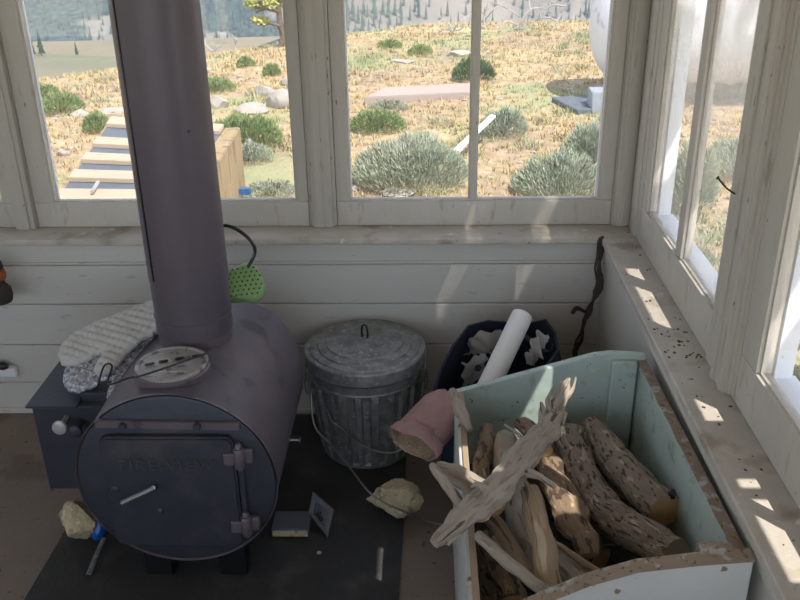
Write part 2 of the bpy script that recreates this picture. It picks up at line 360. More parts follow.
post('trim_10', 0, 0, 0, 0, steps=[(XR+.0, .76, 1.757, 1.960), (XR-.008, XR+.005, 1.778, 1.952), (XR-.018, XR-.004, 1.786, 1.878), (XR-.023, XR-.01, 1.795, 1.815), (XR-.023, XR-.01, 1.846, 1.868)])
post('trim_11', 0, 0, 0, 0, steps=[(X0, -2.25, YB, YB+.09), (XR, .80, Y0, .765)])

# unseen boards added above the right windows; gaps placed to shape the sun patches
def hole_boards(bm, x0, x1, y0, y1, z, gaps):
    """boards along y with gaps; gaps: (xa, xb, [(ya, yb) open])"""
    e = [x0] + [v for g in gaps for v in g[:2]] + [x1]
    for i in range(0, len(e), 2): box(bm, (e[i], y0, z), (e[i+1], y1, z+.022), .001)
    for xa, xb, opens in gaps:
        f = [y0] + [v for o_ in opens for v in o_] + [y1]
        for i in range(0, len(f), 2): box(bm, (xa-.006, f[i], z+.023), (xb+.006, f[i+1], z+.041), .001)
ZA = 2.47; kx, ky = .395*(ZA-.7), .46*(ZA-.7)
def G(a, b, opens): return (a+kx, b+kx, [(c-ky, d-ky) for c, d in opens])
t = thing('sun_blocker', 'grey board shutter added unseen above the right-hand windows to slit the sunlight', 'blocker', (1.3, 1.4, ZA))
bm = B(); hole_boards(bm, .80, 2.05, -.3, 2.95, ZA, [
    G(.14, .198, [(1.54, 1.74), (2.67, 3.06)]), G(.366, .430, [(1.5, 1.72), (1.80, 2.14), (2.20, 2.42), (2.67, 3.06)]),
    G(.618, .672, [(1.16, 1.39), (1.42, 1.455), (1.66, 1.90), (2.11, 2.52), (2.77, 3.1)])])
link('boards', bm, M['blocker'], t)  # boards of the unseen sun blocker
for y in (.0, 2.92):
    bm = B(); tube(bm, [(.80, y, 1.75), (1.6, y, ZA+.0)], .012, 6); link('blocker_prop_rod', bm, M['steel'], t)

# ------------------------------------------------------------------ floor mat
bm = B(); prism(bm, [(-1.135, 1.2, .001), (-.085, 1.2, .001), (-.065, 2.15, .001), (-.06, 2.80, .001), (-1.09, 2.80, .001)], (0, 0, .006), .0015)
tag(link('floor_mat', bm, M['mat']), 'black rubber hearth mat on the floor under the stove and the metal can', 'mat')

# ------------------------------------------------------------------ wood stove
SX, SR, SZ, SF, SB = -.653, .264, .377, 1.90, 2.53
t = thing('wood_stove', 'barrel-shaped purplish grey steel wood stove with square front door', 'stove', (SX, 2.2, .0075))
bm = B()
prof = [(SR-.02, SF+.012), (SR-.001, SF+.010), (SR, SF+.0), (SR+.003, SF-.004), (SR+.004, SF+.004), (SR, SF+.012), (SR, SB-.05), (SR-.004, SB-.02), (SR-.03, SB-.004), (SR-.08, SB)]
lathe(bm, [(r, y) for r, y in prof], (SX, 0, SZ), 72, 'y')
link('barrel', bm, M['stove'], t)
bm = B(); lathe(bm, [(SR-.003, SF+.008), (SR-.003, SF-.001), (SR-.010, SF-.004)], (SX, 0, SZ), 72, 'y'); link('front_plate', bm, M['stovedark'], t)
# bar above the door
bm = B(); prism(bm, [(-.838, SF-.003, .553), (-.838, SF-.003, .575), (-.468, SF-.003, .568), (-.468, SF-.003, .545)], (0, -.014, 0), .002)
br = link('lintel_bar', bm, M['stove'], t)
for x in (-.765, -.575):
    bm = B(); lathe(bm, [(.008, -.030), (.010, -.028), (.010, -.014)], (x, SF, .562-.0), 10, 'y'); link('bolt', bm, M['stovedark'], br)
# door
DX0, DX1, DZ0, DZ1 = -.835, -.487, .180, .530
bm = B()
def rrect(x0, x1, z0, z1, r, y):
    out = []
    for cx, cz, a0 in ((x1-r, z1-r, 0), (x0+r, z1-r, 90), (x0+r, z0+r, 180), (x1-r, z0+r, 270)):
        for k in range(5): a = math.radians(a0+k*22.5); out.append((cx+r*math.cos(a), y, cz+r*math.sin(a)))
    return out
prism(bm, rrect(DX0, DX1, DZ0, DZ1, .022, SF-.003), (0, -.024, 0), .006)
for x, z, r in ((-.81, .37, .012), (-.70, .30, .010)): lathe(bm, [(r*.5, -.0335), (r, -.030), (r, -.026)], (x, SF, z), 10, 'y')
door = link('stove_door', bm, M['stovedark'], t)
cu = bpy.data.curves.new('words', 'FONT'); cu.body = 'FIRE-VIEW'; cu.size = .046; cu.extrude = .0015; cu.bevel_depth = .0006; cu.space_character = 1.22
tmp = bpy.data.objects.new('words', cu); C.objects.link(tmp); bpy.context.view_layer.update()
me = bpy.data.meshes.new_from_object(tmp.evaluated_get(bpy.context.evaluated_depsgraph_get())); bpy.data.objects.remove(tmp); bpy.data.curves.remove(cu)
lt = bpy.data.objects.new('raised_letters', me); C.objects.link(lt); me.materials.append(mat('letter_iron', (.085, .075, .085), .45, .3)); lt.parent = door
lt.location = Vector((-.790, SF-.0285, .432)) - t.location; lt.rotation_euler = (PI/2, 0, 0)
hd = B(); tube(hd, [at(122, 503, y=SF-.045), at(154, 488, y=SF-.045)], [.007, .007], 8); tube(hd, [at(153, 488, y=SF-.047), at(153, 487, y=SF-.026)], .006, 8)
link('door_handle', hd, M['steel'], door)
for zc_ in (.468, .250):
    bm = B(); box(bm, (DX1-.028, SF-.036, zc_-.018), (DX1+.002, SF-.024, zc_+.018), .003)
    lathe(bm, [(.013, -.030), (.015, -.027), (.015, .027), (.013, .030)], (DX1+.012, SF-.024, zc_), 14)
    box(bm, (DX1+.012, SF-.022, zc_-.022), (DX1+.046, SF-.004, zc_+.022), .004)
    lathe(bm, [(.007, -.038), (.009, -.034), (.009, .040), (.006, .044)], (DX1+.012, SF-.024, zc_), 10)
    link('hinge', bm, M['stove'], t)
bm = B(); box(bm, (DX1+.002, SF-.018, .285), (DX1+.018, SF-.004, .43), .003); link('hinge_strap', bm, M['stovedark'], t)
# legs
for x0, x1 in ((-.80, -.72), (-.585, -.505)):
    for y in (1.95, 2.40):
        bm = B(); box(bm, (x0, y, .0078), (x1, y+.05, .20), .004); link('leg', bm, M['black'], t)
# side heat box with its vent knobs
BX0, BX1, BY0, BY1, BZ0, BZ1 = -1.105, -.86, 2.10, 2.50, .195, .487
bm = B(); box(bm, (BX0, BY0, BZ0), (BX1, BY1, BZ1-.006), .004); box(bm, (BX0-.012, BY0-.012, BZ1-.006), (BX0+.135, BY1+.01, BZ1+.002), .002)
box(bm, (-.975, BY0+.03, BZ1-.03), (-.84, BY1, BZ1+.02), .003)
sb = link('side_box', bm, M['stovedark'], t)
for px_, py_, r, m_ in ((60, 427, .021, 'knob'), (76, 431, .019, 'stovedark')):
    p = at(px_, py_, y=BY0-.05); bm = B(); lathe(bm, [(r*.5, -.012), (r*.95, -.008), (r, 0), (r*.8, .006), (.007, .010), (.007, .05)], p, 18, 'y')
    o = link('vent_knob', bm, M[m_], sb)
    if m_ == 'knob': o['label'] = 'pale round knob'
# raised ring and cooking lid
bm = B(); LC = Vector((-.667, 2.035, .0))
def ring_on(bm, c, r, z1, z0=.615): lathe(bm, [(r, z0), (r, z1-.004), (r-.004, z1), (r-.014, z1)], c, 48)
ring_on(bm, LC, .100, .652); link('lid_collar', bm, M['stove'], t)
bm = B(); lathe(bm, [(.086, .646), (.094, .652), (.095, .658), (.090, .661), (.083, .661), (.081, .6585), (.030, .6585), (.028, .660), (.005, .660)], LC, 48)
box(bm, LC+Vector((-.02, -.055, .657)), LC+Vector((.05, -.045, .664)), .002)
cl = link('cooking_lid', bm, M['castlid'], t); cl['label'] = 'round worn silvery iron lid'
bm = B()
for dx, dy in ((-.055, -.015), (-.022, 0), (.018, .015), (.06, .03)):
    r = Matrix.Rotation(.35, 3, 'Z'); box(bm, LC+Vector((dx-.013, dy-.006, .6605)), LC+Vector((dx+.013, dy+.006, .666)), .003, rot=r)
link('lid_slot', bm, M['black'], cl)
# flue collar and a side pin
PC = Vector((-.655, 2.25, 0))
bm = B(); lathe(bm, [(.104, .60), (.104, .655), (.100, .656)], PC, 48); link('flue_collar', bm, M['stove'], t)
bm = B(); p = at(299, 440, x=SX+SR+.03); tube(bm, [p+Vector((-.06, 0, 0)), p, p+Vector((.004, 0, .0))], [.004, .004, .010], 8); link('side_pin', bm, M['steel'], t)

# flue pipe
PR = .1075
t = thing('stove_pipe', 'tall round grey flue pipe rising from the top of the stove', 'pipe', (PC.x, PC.y, .6565))
def sect(z0, z1, r): 
    bm = B(); lathe(bm, [(r, z0), (r, z1)], PC, 56, close=False); lathe(bm, [(r-.003, z1), (r-.003, z0)], PC, 56, close=False)
    lathe(bm, [(r-.004, z1-.004), (r+.0012, z1-.004), (r+.0012, z1), (r-.004, z1)], PC, 56, close=False); return bm
zs = [.657, .775, .845, 1.60, 2.295]
rr = [PR-.001, PR+.0012, PR, PR+.001]
zsec = [.657, at(188, 289, y=PC.y-PR).z, 1.65, 2.295]
for i in range(3):
    s = link('pipe_section', sect(zsec[i], zsec[i+1], PR + (.0015 if i == 1 else -.0005)), M['pipe'], t)
    zz = zsec[i]
    for off in ((.05,) if i == 0 else (.045,) if i == 1 else (.03,)):
        bm = B(); lathe(bm, [(PR-.001, zz+off), (PR+.0026, zz+off+.0015), (PR+.0026, zz+off+.003), (PR-.001, zz+off+.0045)], PC, 56, close=False); link('pipe_bead', bm, M['pipe'], s)
    if i:
        a = at(119 if i == 2 else 136, 20 if i == 2 else 150, y=PC.y-PR*.72); ang = math.atan2(a.y-PC.y, a.x-PC.x)
        c_, s_ = math.cos(ang), math.sin(ang); bm = B()
        q = PC + Vector((c_, s_, 0))*(PR+.001); box(bm, (q.x-.003, q.y-.003, zsec[i]+.01), (q.x+.003, q.y+.003, zsec[i+1]-.01), .001, rot=Matrix.Rotation(ang, 3, 'Z')); link('seam', bm, M['black'], s)
p = at(190, 132, y=PC.y-PR*.85); d = Vector((p.x-PC.x, p.y-PC.y, 0)).normalized()
bm = B(); tube(bm, [PC+d*(PR-.002)+Vector((0, 0, p.z)), PC+d*(PR+.003)+Vector((0, 0, p.z))], .004, 10); link('rivet', bm, M['black'], t)

# lid lifter wire
t0 = [at(98, 386, z=.56), at(104, 366, z=.60), at(112, 366, z=.60), at(108, 384, z=.575), at(128, 378, z=.66), at(140, 376, z=.678), at(165, 368, z=.676), at(185, 361, z=.675), at(207, 353, z=.672)]
bm = B(); tube(bm, smooth_path(t0, 5), .0028, 7); tag(link('lid_lifter', bm, M['darkwire']), 'bent dark wire lid lifter lying across the round iron lid', 'tool')

# oven mitts
def mitt(name, label, m, origin, ux, uy, un, L_, W_, th, outline, quilt, mats_extra=None, drape=None):
    """inflated outline; ux along length, uy across, un up"""
    poly = [Vector((a*L_, b*W_)) for a, b in outline]; n = len(poly)
    def inside(p):
        c = False; j = n-1
        for i in range(n):
            if (poly[i].y > p.y) != (poly[j].y > p.y) and p.x < (poly[j].x-poly[i].x)*(p.y-poly[i].y)/(poly[j].y-poly[i].y)+poly[i].x: c = not c
            j = i
        return c
    def dist(p):
        b = 9
        for i in range(n):
            a, c = poly[i], poly[(i+1) % n]; ab = c-a; t = max(0, min(1, (p-a).dot(ab)/ab.length_squared)); b = min(b, (p-a-ab*t).length)
        return b
    st = .005; bm = B(); top, bot = {}, {}
    xs = [min(p.x for p in poly), max(p.x for p in poly)]; ys = [min(p.y for p in poly), max(p.y for p in poly)]
    for i in range(int((xs[1]-xs[0])/st)+2):
        for j in range(int((ys[1]-ys[0])/st)+2):
            p = Vector((xs[0]+i*st, ys[0]+j*st))
            if not inside(p): continue
            d = dist(p); k = min(1, d/.038); h = th*math.sqrt(max(0, 1-(1-k)**2))
            q = h
            if quilt: 
                a_, b_ = math.sin((p.x+p.y)*PI/.030), math.sin((p.x-p.y)*PI/.030); q = h*(1 - .55*(max(0, 1-abs(a_)*2.2) + max(0, 1-abs(b_)*2.2)))
            q += .006*N((p.x, p.y, 0), 18, 3)*k
            base = origin + ux*p.x + uy*p.y + (Vector((0, 0, drape(p.x, p.y))) if drape else Vector((0, 0, 0)))
            top[i, j] = bm.verts.new(base + un*q); bot[i, j] = bm.verts.new(base - un*h*.6)
    for (i, j) in list(top):
        if (i+1, j) in top and (i, j+1) in top and (i+1, j+1) in top:
            for dct in (top, bot): bm.faces.new((dct[i, j], dct[i+1, j], dct[i+1, j+1], dct[i, j+1]))
    # stitch rim
    be = [e for e in bm.edges if len(e.link_faces) == 1]; tv = {v: k for k, v in top.items()}
    for e in be:
        a, b = e.verts
        if a in tv and b in tv: bm.faces.new((a, b, bot[tv[b]], bot[tv[a]]))
    bmesh.ops.delete(bm, geom=[v for v in bm.verts if not v.link_faces], context='VERTS')
    bmesh.ops.smooth_vert(bm, verts=bm.verts, factor=.35, use_axis_x=True, use_axis_y=True, use_axis_z=True)
    return tag(link(name, bm, m, smooth=70), label, 'oven mitt')
# x along hand from cuff(0) to fingertip(1); thumb on -y side
OUT = [(0, -.34), (.0, .36), (.35, .42), (.62, .46), (.84, .44), (.95, .32), (1, .10), (.97, -.12), (.90, -.24), (.76, -.28), (.66, -.25), (.60, -.30), (.66, -.42), (.70, -.56), (.66, -.70), (.57, -.74), (.46, -.66), (.36, -.50), (.24, -.38)]
a = at(166, 318, z=.640); b = at(59, 367, z=.535); ux = (b-a); L_ = ux.length; ux.normalize()
uy = Vector((0, 0, 1)).cross(ux).normalized(); 
uy = -uy; 
# thumb must face the viewer (towards -y)
if uy.y < 0: uy = -uy
uy = (uy + Vector((0, 0, .35))).normalized(); un = ux.cross(uy).normalized()
if un.z < 0: un = -un
cen = (a+b)/2
mitt('oven_mitt', 'cream quilted oven mitt lying on top of the silver one', M['mitt'], a+Vector((0, 0, .018)), ux, uy, un, L_*1.0, .185, .024, OUT, True)
a2 = at(172, 335, z=.60); b2 = at(63, 388, z=.510); ux2 = (b2-a2); L2 = ux2.length; ux2.normalize(); uy2 = Vector((0, 0, 1)).cross(ux2).normalized()
if uy2.y < 0: uy2 = -uy2
uy2 = (uy2+Vector((0, 0, .35))).normalized(); un2 = ux2.cross(uy2)
if un2.z < 0: un2 = -un2
mitt('oven_mitt', 'silver patterned heatproof oven mitt underneath the cream one', M['silver'], a2, ux2, uy2, un2, L2, .20, .018, OUT, True)

# green dotted pad behind the pipe, with a black loop
gp = at(240, 284, y=2.42)
t = thing('pot_holder', 'lime green puffy pot holder with dark dots and a curved black handle behind the pipe', 'pot holder', (gp.x, gp.y, SZ+SR+.002))
bm = B(); gdir = (Vector((.25, -.8, .75))).normalized(); gu = gdir.cross(Vector((0, 0, 1))).normalized(); gv = gu.cross(gdir).normalized()
gc = at(242, 284, y=2.40)
def gpt(a_, b_, n_): return gc + gu*a_ + gv*b_ + gdir*n_
def sup(i, n_, r, ex=3.2):
    a_ = 2*PI*i/n_; c_, s_ = math.cos(a_), math.sin(a_); return r/((abs(c_)**ex+abs(s_)**ex)**(1/ex))*Vector((c_, s_, 0))
rings = []
for k in range(9):
    f = k/8; r = .066*math.sin(f*PI/2)**.8 if k else .001; ring = []
    for i in range(36):
        q = sup(i, 36, r); ring.append(bm.verts.new(gpt(q.x*(1.0-.10*q.y/.066), q.y*.86+.008*f*math.sin(i*.7), .026*(1-f**3))))
    rings.append(ring)
rings.append([bm.verts.new(gpt(sup(i, 36, .062).x, sup(i, 36, .062).y*.86, -.014)) for i in range(36)])
for i in range(len(rings)-1):
    for k in range(36): bm.faces.new((rings[i][k], rings[i][(k+1) % 36], rings[i+1][(k+1) % 36], rings[i+1][k]))
bm.faces.new(rings[-1])
pad = link('pad', bm, M['green'], t, 60)
bm = B()
for i in range(-4, 5):
    for j in range(-4, 5):
        u_, v_ = i*.0155 + (j % 2)*.0075, j*.0135; q = (abs(u_/.066)**3.2+abs(v_/.058)**3.2)**(1/3.2)
        if q > .93: continue
        f = min(1, math.asin(min(1, q**1.25))/(PI/2)); c_ = gpt(u_, v_, .026*(1-f**3)+.0006); r = bmesh.ops.create_icosphere(bm, subdivisions=1, radius=.0034); bmesh.ops.translate(bm, verts=r['verts'], vec=c_)
link('dots', bm, M['gdot'], pad)
bm = B(); tube(bm, smooth_path([at(221, 275, y=2.40), at(215, 240, y=2.40), at(221, 226, y=2.40), at(236, 229, y=2.40), at(250, 240, y=2.40), at(255, 252, y=2.40), at(248, 267, y=2.39)], 6), .0052, 9); link('handle_loop', bm, M['black'], t)

# ------------------------------------------------------------------ galvanised can
CC = Vector((-.197, 2.615, 0)); CH = .398
t = thing('metal_can', 'small round galvanised steel can with ribbed sides and a domed lid', 'trash can', (CC.x, CC.y, .0075))
def ribs(i, a): 
    if 4 <= i <= 17: return .0135*(1 if (a*22/(2*PI)) % 1 < .5 else -1)*min(1, (i-3)/1.5, (18-i)/1.5)*.5
    return 0
pf = [(.140, .0078), (.154, .0078), (.158, .012), (.158, .022)]
pf += [(.158 + .032*(k/13), .030 + .270*(k/13)) for k in range(14)] + [(.191, .308), (.194, .312), (.191, .318), (.192, .345), (.186, .345)]
bm = B(); lathe(bm, pf, CC, 208, ribs=ribs); link('can_body', bm, M['galv'], t, 25)
bm = B(); z = CH
lathe(bm, [(.200, z-.042), (.203, z-.044), (.205, z-.040), (.203, z-.004), (.200, z+.001), (.186, z+.001), (.183, z+.006), (.160, z+.008), (.157, z+.014), (.132, z+.016), (.129, z+.022), (.10, z+.024), (.097, z+.021), (.035, z+.028), (.030, z+.024), (.022, z+.024), (.018, z+.028), (.002, z+.029)], CC, 96)
lid = link('can_lid', bm, M['galv'], t, 25)
bm = B(); hz = z+.026
tube(bm, smooth_path([CC+Vector((-.008, .01, hz)), CC+Vector((-.010, .008, hz+.022)), CC+Vector((-.006, .0, hz+.050)), CC+Vector((.006, -.004, hz+.050)), CC+Vector((.010, .0, hz+.022)), CC+Vector((.008, .004, hz))], 5), .0035, 8)
link('lid_handle', bm, M['darkwire'], lid)
for sgn, ang in ((-1, PI*1.10), (1, -.12)):
    c_, s_ = math.cos(ang), math.sin(ang); bm = B(); q = CC+Vector((c_*.195, s_*.195, .315))
    box(bm, q-Vector((.006, .02, .018)), q+Vector((.008, .02, .020)), .003, rot=Matrix.Rotation(ang, 3, 'Z'))
    tn = Vector((-s_, c_, 0)); o_ = Vector((c_, s_, 0))
    tube(bm, smooth_path([q-tn*.028+o_*.004, q-tn*.03+o_*.012-Vector((0, 0, .05)), q+tn*.03+o_*.012-Vector((0, 0, .05)), q+tn*.028+o_*.004], 5), .003, 7); link('side_handle', bm, M['steel'], t)
bm = B(); tube(bm, smooth_path([at(426, 350, y=2.60), at(425, 372, y=2.58), at(423, 398, y=2.57)], 4), .0028, 6); link('lid_latch', bm, M['steel'], t)
# knotted cord / wire hanging from the can handle
bm = B()
kp = [at(318, 384, y=2.545), at(324, 390, y=2.53), at(319, 397, y=2.525), at(327, 402, y=2.52), at(321, 408, y=2.52), at(317, 396, y=2.53), at(325, 387, y=2.54), at(328, 399, y=2.52)]
tube(bm, smooth_path(kp, 6), .0032, 6)
tag(link('twine_knot', bm, M['split']), 'tangle of tan twine knotted on the left handle of the metal can', 'twine')
bm = B(); ww = [at(313, 383, y=2.545), at(311, 400, y=2.52), at(315, 427, z=.17), at(330, 444, z=.12), at(350, 468, z=.10), at(368, 491, z=.115), at(385, 503, z=.105), at(405, 512, z=.08), at(418, 519, z=.03), at(430, 522, z=.012), at(449, 526, z=.012)]
tube(bm, smooth_path(ww, 6), .0035, 7); tag(link('long_wire', bm, M['steel']), 'long bent grey wire running from the can handle over the cream rock', 'wire')
bm = B(); ww = [at(325, 402, y=2.5), at(331, 420, y=2.43), at(341, 428, y=2.42), at(356, 441, y=2.42), at(372, 450, y=2.41), at(392, 453, y=2.41), at(405, 447, y=2.42)]
tube(bm, smooth_path(ww, 6), .0030, 7); tag(link('short_wire', bm, M['steel']), 'shorter wire curving across the ribbed front of the metal can', 'wire')

# ------------------------------------------------------------------ rocks and bits on the mat
def put_rock(name, label, px_, py_, s, seed, m, cat='rock', z0=.008, cuts=7, group=None, rough=.12):
    p = at(px_, py_, z=z0+s[2]*.8); bm = B(); rock(bm, p, s, seed, cuts, rough)
    mn = min(v.co.z for v in bm.verts); bmesh.ops.translate(bm, verts=bm.verts, vec=(0, 0, z0-mn)); return tag(link(name, bm, m, smooth=28), label, cat, group)
put_rock('rock', 'angular cream rock on the mat in front of the metal can', 394, 499, (.090, .072, .066), 11, M['rock'], cuts=10)
put_rock('rock', 'cream rock on the mat beside the left foot of the stove', 80, 523, (.058, .048, .068), 5, M['rock'], cuts=9)
# blue scoop with a pale handle
t = thing('scoop', 'bright blue plastic scoop with a pale grey handle by the left rock', 'scoop', at(98, 540, z=.008))
bc = at(97, 528, z=.045); bm = B(); bu = Vector((.8, .2, .3)).normalized(); bv = Vector((-.1, .5, .85)).normalized(); bn = bu.cross(bv).normalized()
rg = []
for k, (r, h) in enumerate([(.002, 0), (.018, .002), (.027, .010), (.031, .022), (.033, .022), (.029, .008), (.018, -.003), (.002, -.004)]):
    rg.append([bm.verts.new(bc + bu*r*math.cos(2*PI*i/20)*.85 + bv*r*math.sin(2*PI*i/20)*1.15 - bn*(.01-h)*(-1)) for i in range(20)])
for i in range(len(rg)-1):
    for k in range(20): bm.faces.new((rg[i][k], rg[i][(k+1) % 20], rg[i+1][(k+1) % 20], rg[i+1][k]))
link('scoop_bowl', bm, M['blue'], t)
bm = B(); tube(bm, [at(104, 538, z=.045), at(96, 556, z=.025), at(89, 574, z=.014)], [.007, .008, .009], 8, flat=.5); o = link('scoop_handle', bm, M['galv'], t)
# small boxy casting and a tilted grey frame plate
t = thing('ash_tray_casting', 'low rectangular dark metal casting with a pale ribbed front beside the stove', 'metal block', at(291, 525, z=.008))
pA, pB_ = at(272, 537, z=.008), at(309, 537, z=.008)
bm = B(); box(bm, (pA.x, pA.y, .0082), (pB_.x, pA.y+.085, .040), .003); link('casting_body', bm, M['slate'], t)
bm = B(); box(bm, (pA.x+.003, pA.y-.003, .012), (pB_.x-.003, pA.y-.0005, .034), .001)
for k in range(9): x = pA.x+.008+k*.0105; box(bm, (x, pA.y-.005, .014), (x+.005, pA.y-.002, .032), .0005)
link('ribbed_front', bm, M['rock'], t)
t = thing('draft_plate', 'grey metal frame plate leaning against the dark casting on the mat', 'metal plate', at(322, 530, z=.008))
c0, c1, c2, c3 = at(310, 513, z=.045), at(329, 537, z=.0085), at(335, 510, z=.050), at(314, 492, z=.098)
bm = B(); nn = (c1-c0).cross(c3-c0).normalized()*.008; cs = [c0, c1, c2, c3]; cen = sum(cs, Vector())/4; inn = [cen+(c-cen)*.60 for c in cs]
for i in range(4):
    j = (i+1) % 4; prism(bm, [cs[i], cs[j], inn[j], inn[i]], nn, 0)
link('frame', bm, mat('grey_plate_metal', (.15, .165, .175), .45, .5), t)
bm = B(); prism(bm, [cen+(c-cen)*.62 - nn*.2 for c in cs], nn*.4); link('back_panel', bm, M['slate'], t)
bm = B(); tube(bm, [cen+(c1-cen)*.35+nn*1.2, cen+(c0-cen)*.25+nn*1.8, cen+(c2-cen)*.1+nn*1.4], .004, 7); link('latch', bm, M['black'], t)
put_rock('pebble', 'small pale chip lying on the mat below the metal block', 319, 553, (.008, .006, .004), 8, M['rock'], 'pebble')

# ------------------------------------------------------------------ things at the left edge
t = thing('cord_plug', 'white outlet strip with a black plug low on the back wall', 'outlet', (-1.53, 2.825, .19))
p = at(13, 372, y=2.815); bm = B(); box(bm, (p.x-.05, 2.805, p.z-.018), (p.x+.016, 2.829, p.z+.022), .004); link('outlet_body', bm, M['paper'], t)
p = at(4, 366, y=2.79); bm = B(); tube(bm, [p+Vector((-.04, 0, .002)), p, p+Vector((.014, 0, -.002))], [.014, .016, .008], 10); link('plug', bm, M['black'], t)
t = thing('hanging_lantern', 'dark bottle-shaped item with an orange band hanging at the left edge', 'hanging item', at(-4, 304, y=2.7))
p = at(1, 304, y=2.72); Hh = at(1, 250, y=2.72).z - p.z
bm = B(); lathe(bm, [(.012, 0), (.040, .010), (.046, .030), (.044, .055), (.030, .075), (.026, .090)], p, 20); link('lower_body', bm, M['root'], t)
bm = B(); lathe(bm, [(.028, .090), (.036, .096), (.038, .110), (.034, .125), (.026, .128)], p, 20); link('band', mat_ := bm, mat('orange_band', (.42, .10, .03), .6), t)
bm = B(); lathe(bm, [(.026, .128), (.034, .135), (.030, .155), (.018, .165)], p, 20); link('upper_body', bm, M['black'], t)
bm = B(); tube(bm, [p+Vector((0, 0, .165)), p+Vector((0, .03, Hh+.10)), Vector((p.x, 2.80, ZS+.0))], .005, 8); link('hanging_strap', bm, M['black'], t)

# ------------------------------------------------------------------ twisted root in the corner, debris
bm = B()
rp = [at(601, 236, y=2.797), at(599, 262, y=2.785), at(597, 285, y=2.78), at(590, 305, y=2.775), at(583, 320, y=2.76), at(576, 345, y=2.76), at(574, 362, y=2.75)]
for k in range(3):
    pp = [p + Vector((.018*N((i*.35, k*3., 0), 1, 3)+.004*(k-1), .012*N((i*.4, k*3., 5), 1, 4)-.012, 0)) for i, p in enumerate(smooth_path(rp, 4))]
    tube(bm, pp, [.006+.003*math.sin(i*.9+k) for i in range(len(pp))], 7, rough=.5, seed=k)
tube(bm, smooth_path([at(585, 312, y=2.76), at(577, 308, y=2.75), at(572, 314, y=2.74)], 3), .007, 6, rough=.4)
tag(link('twisted_root', bm, M['root']), 'dark twisted dry root standing in the corner under the sill', 'root')

# ------------------------------------------------------------------ navy bag with paper roll
t = thing('tote_bag', 'slouching navy fabric tote bag behind the wood box', 'bag', (.22, 2.5, .0005))
rim = [at(432, 392, y=2.40), at(440, 368, y=2.46), at(452, 345, y=2.54), at(468, 325, y=2.64), at(488, 320, y=2.68), at(512, 322, y=2.69), at(532, 322, y=2.68), at(546, 319, y=2.66), at(556, 332, y=2.60), at(559, 350, y=2.50), at(548, 366, y=2.33), at(525, 376, y=2.24), at(500, 386, y=2.21), at(470, 396, y=2.22), at(447, 400, y=2.28)]
bm = B(); n = len(rim); rcx = sum((p.x for p in rim))/n; rcy = sum((p.y for p in rim))/n
layers = []
for k in range(9):
    f = k/8; ring = []
    for i, p in enumerate(rim):
        q = Vector((rcx + (p.x-rcx)*(1 - .18*f), rcy + (p.y-rcy)*(1-.15*f), p.z*(1-f)+.002*f))
        if 0 < k < 8: q += Vector((p.x-rcx, p.y-rcy, 0)).normalized()*(.016*math.sin(i*2.1+k*.9) + .015*math.sin(f*PI))
        q.y = min(q.y, 2.79); q.y = max(q.y, 2.13)
        ring.append(q)
    layers.append(ring)
vo = [[bm.verts.new(q) for q in r] for r in layers]
vi = [[bm.verts.new(Vector((rcx+(q.x-rcx)*.955, rcy+(q.y-rcy)*.955, q.z+(.003 if k else 0)))) for q in r] for k, r in enumerate(layers)]
for L_ in (vo, vi):
    for k in range(8):
        for i in range(n): bm.faces.new((L_[k][i], L_[k][(i+1) % n], L_[k+1][(i+1) % n], L_[k+1][i]))
for i in range(n): bm.faces.new((vo[0][i], vo[0][(i+1) % n], vi[0][(i+1) % n], vi[0][i]))
bm.faces.new(vo[-1]); bm.faces.new(vi[-1])
link('bag_body', bm, M['navy'], t, 60)
bm = B(); tube(bm, smooth_path([at(512, 326, y=2.67), at(530, 340, y=2.60), at(548, 352, y=2.5), at(553, 345, y=2.52)], 5), .011, 8, flat=.3); link('bag_strap', bm, M['navy'], t)
# paper roll
ta, tb = at(522, 316, y=2.55), at(484, 396, y=2.30); d = (tb-ta).normalized(); u, v = frame_of(d)
tb = tb + d*.12
bm = B(); tube(bm, [ta, tb], .0345, 36, cap=False); tube(bm, [ta, tb], .031, 36, cap=False)
for e in (ta, tb):
    for k in range(0): pass
r1 = [ta+(u*math.cos(2*PI*k/36)+v*math.sin(2*PI*k/36))*.0345 for k in range(36)]; r2 = [ta+(u*math.cos(2*PI*k/36)+v*math.sin(2*PI*k/36))*.031 for k in range(36)]
a_ = [bm.verts.new(q) for q in r1]; b_ = [bm.verts.new(q) for q in r2]
for k in range(36): bm.faces.new((a_[k], a_[(k+1) % 36], b_[(k+1) % 36], b_[k]))
tag(link('paper_roll', bm, M['paper']), 'white paper roll leaning out of the navy bag', 'paper roll')
def crumple(name, label, cat, c, u, v, m, amp=.02, nn=22, seed=0, thick=.002):
    bm = B(); u, v = Vector(u), Vector(v); w_ = u.cross(v).normalized(); g = []
    for i in range(nn):
        row = []
        for j in range(nn):
            a_, b_ = i/(nn-1)-.5, j/(nn-1)-.5
            row.append(bm.verts.new(Vector(c)+u*a_+v*b_+w_*amp*(N((a_*2.2, b_*2.2, 0), 1.3, seed)*2+.5*abs(N((a_*5, b_*5, 1), 1.3, seed)))*(1)+Vector(u)*.15*N((b_*3, a_, 2), 1.3, seed)+Vector(v)*.15*N((a_*3, b_, 5), 1.3, seed)))
        g.append(row)
    fs = [bm.faces.new((g[i][j], g[i+1][j], g[i+1][j+1], g[i][j+1])) for i in range(nn-1) for j in range(nn-1)]
    bmesh.ops.solidify(bm, geom=fs, thickness=thick)
    return tag(link(name, bm, m, smooth=35), label, cat)
crumple('carton_scrap', 'crumpled pale paper bag inside the left half of the navy bag', 'paper', at(485, 345, y=2.58), (.11, .02, 0), (.02, -.03, .10), M['paperp'], .022, seed=2)
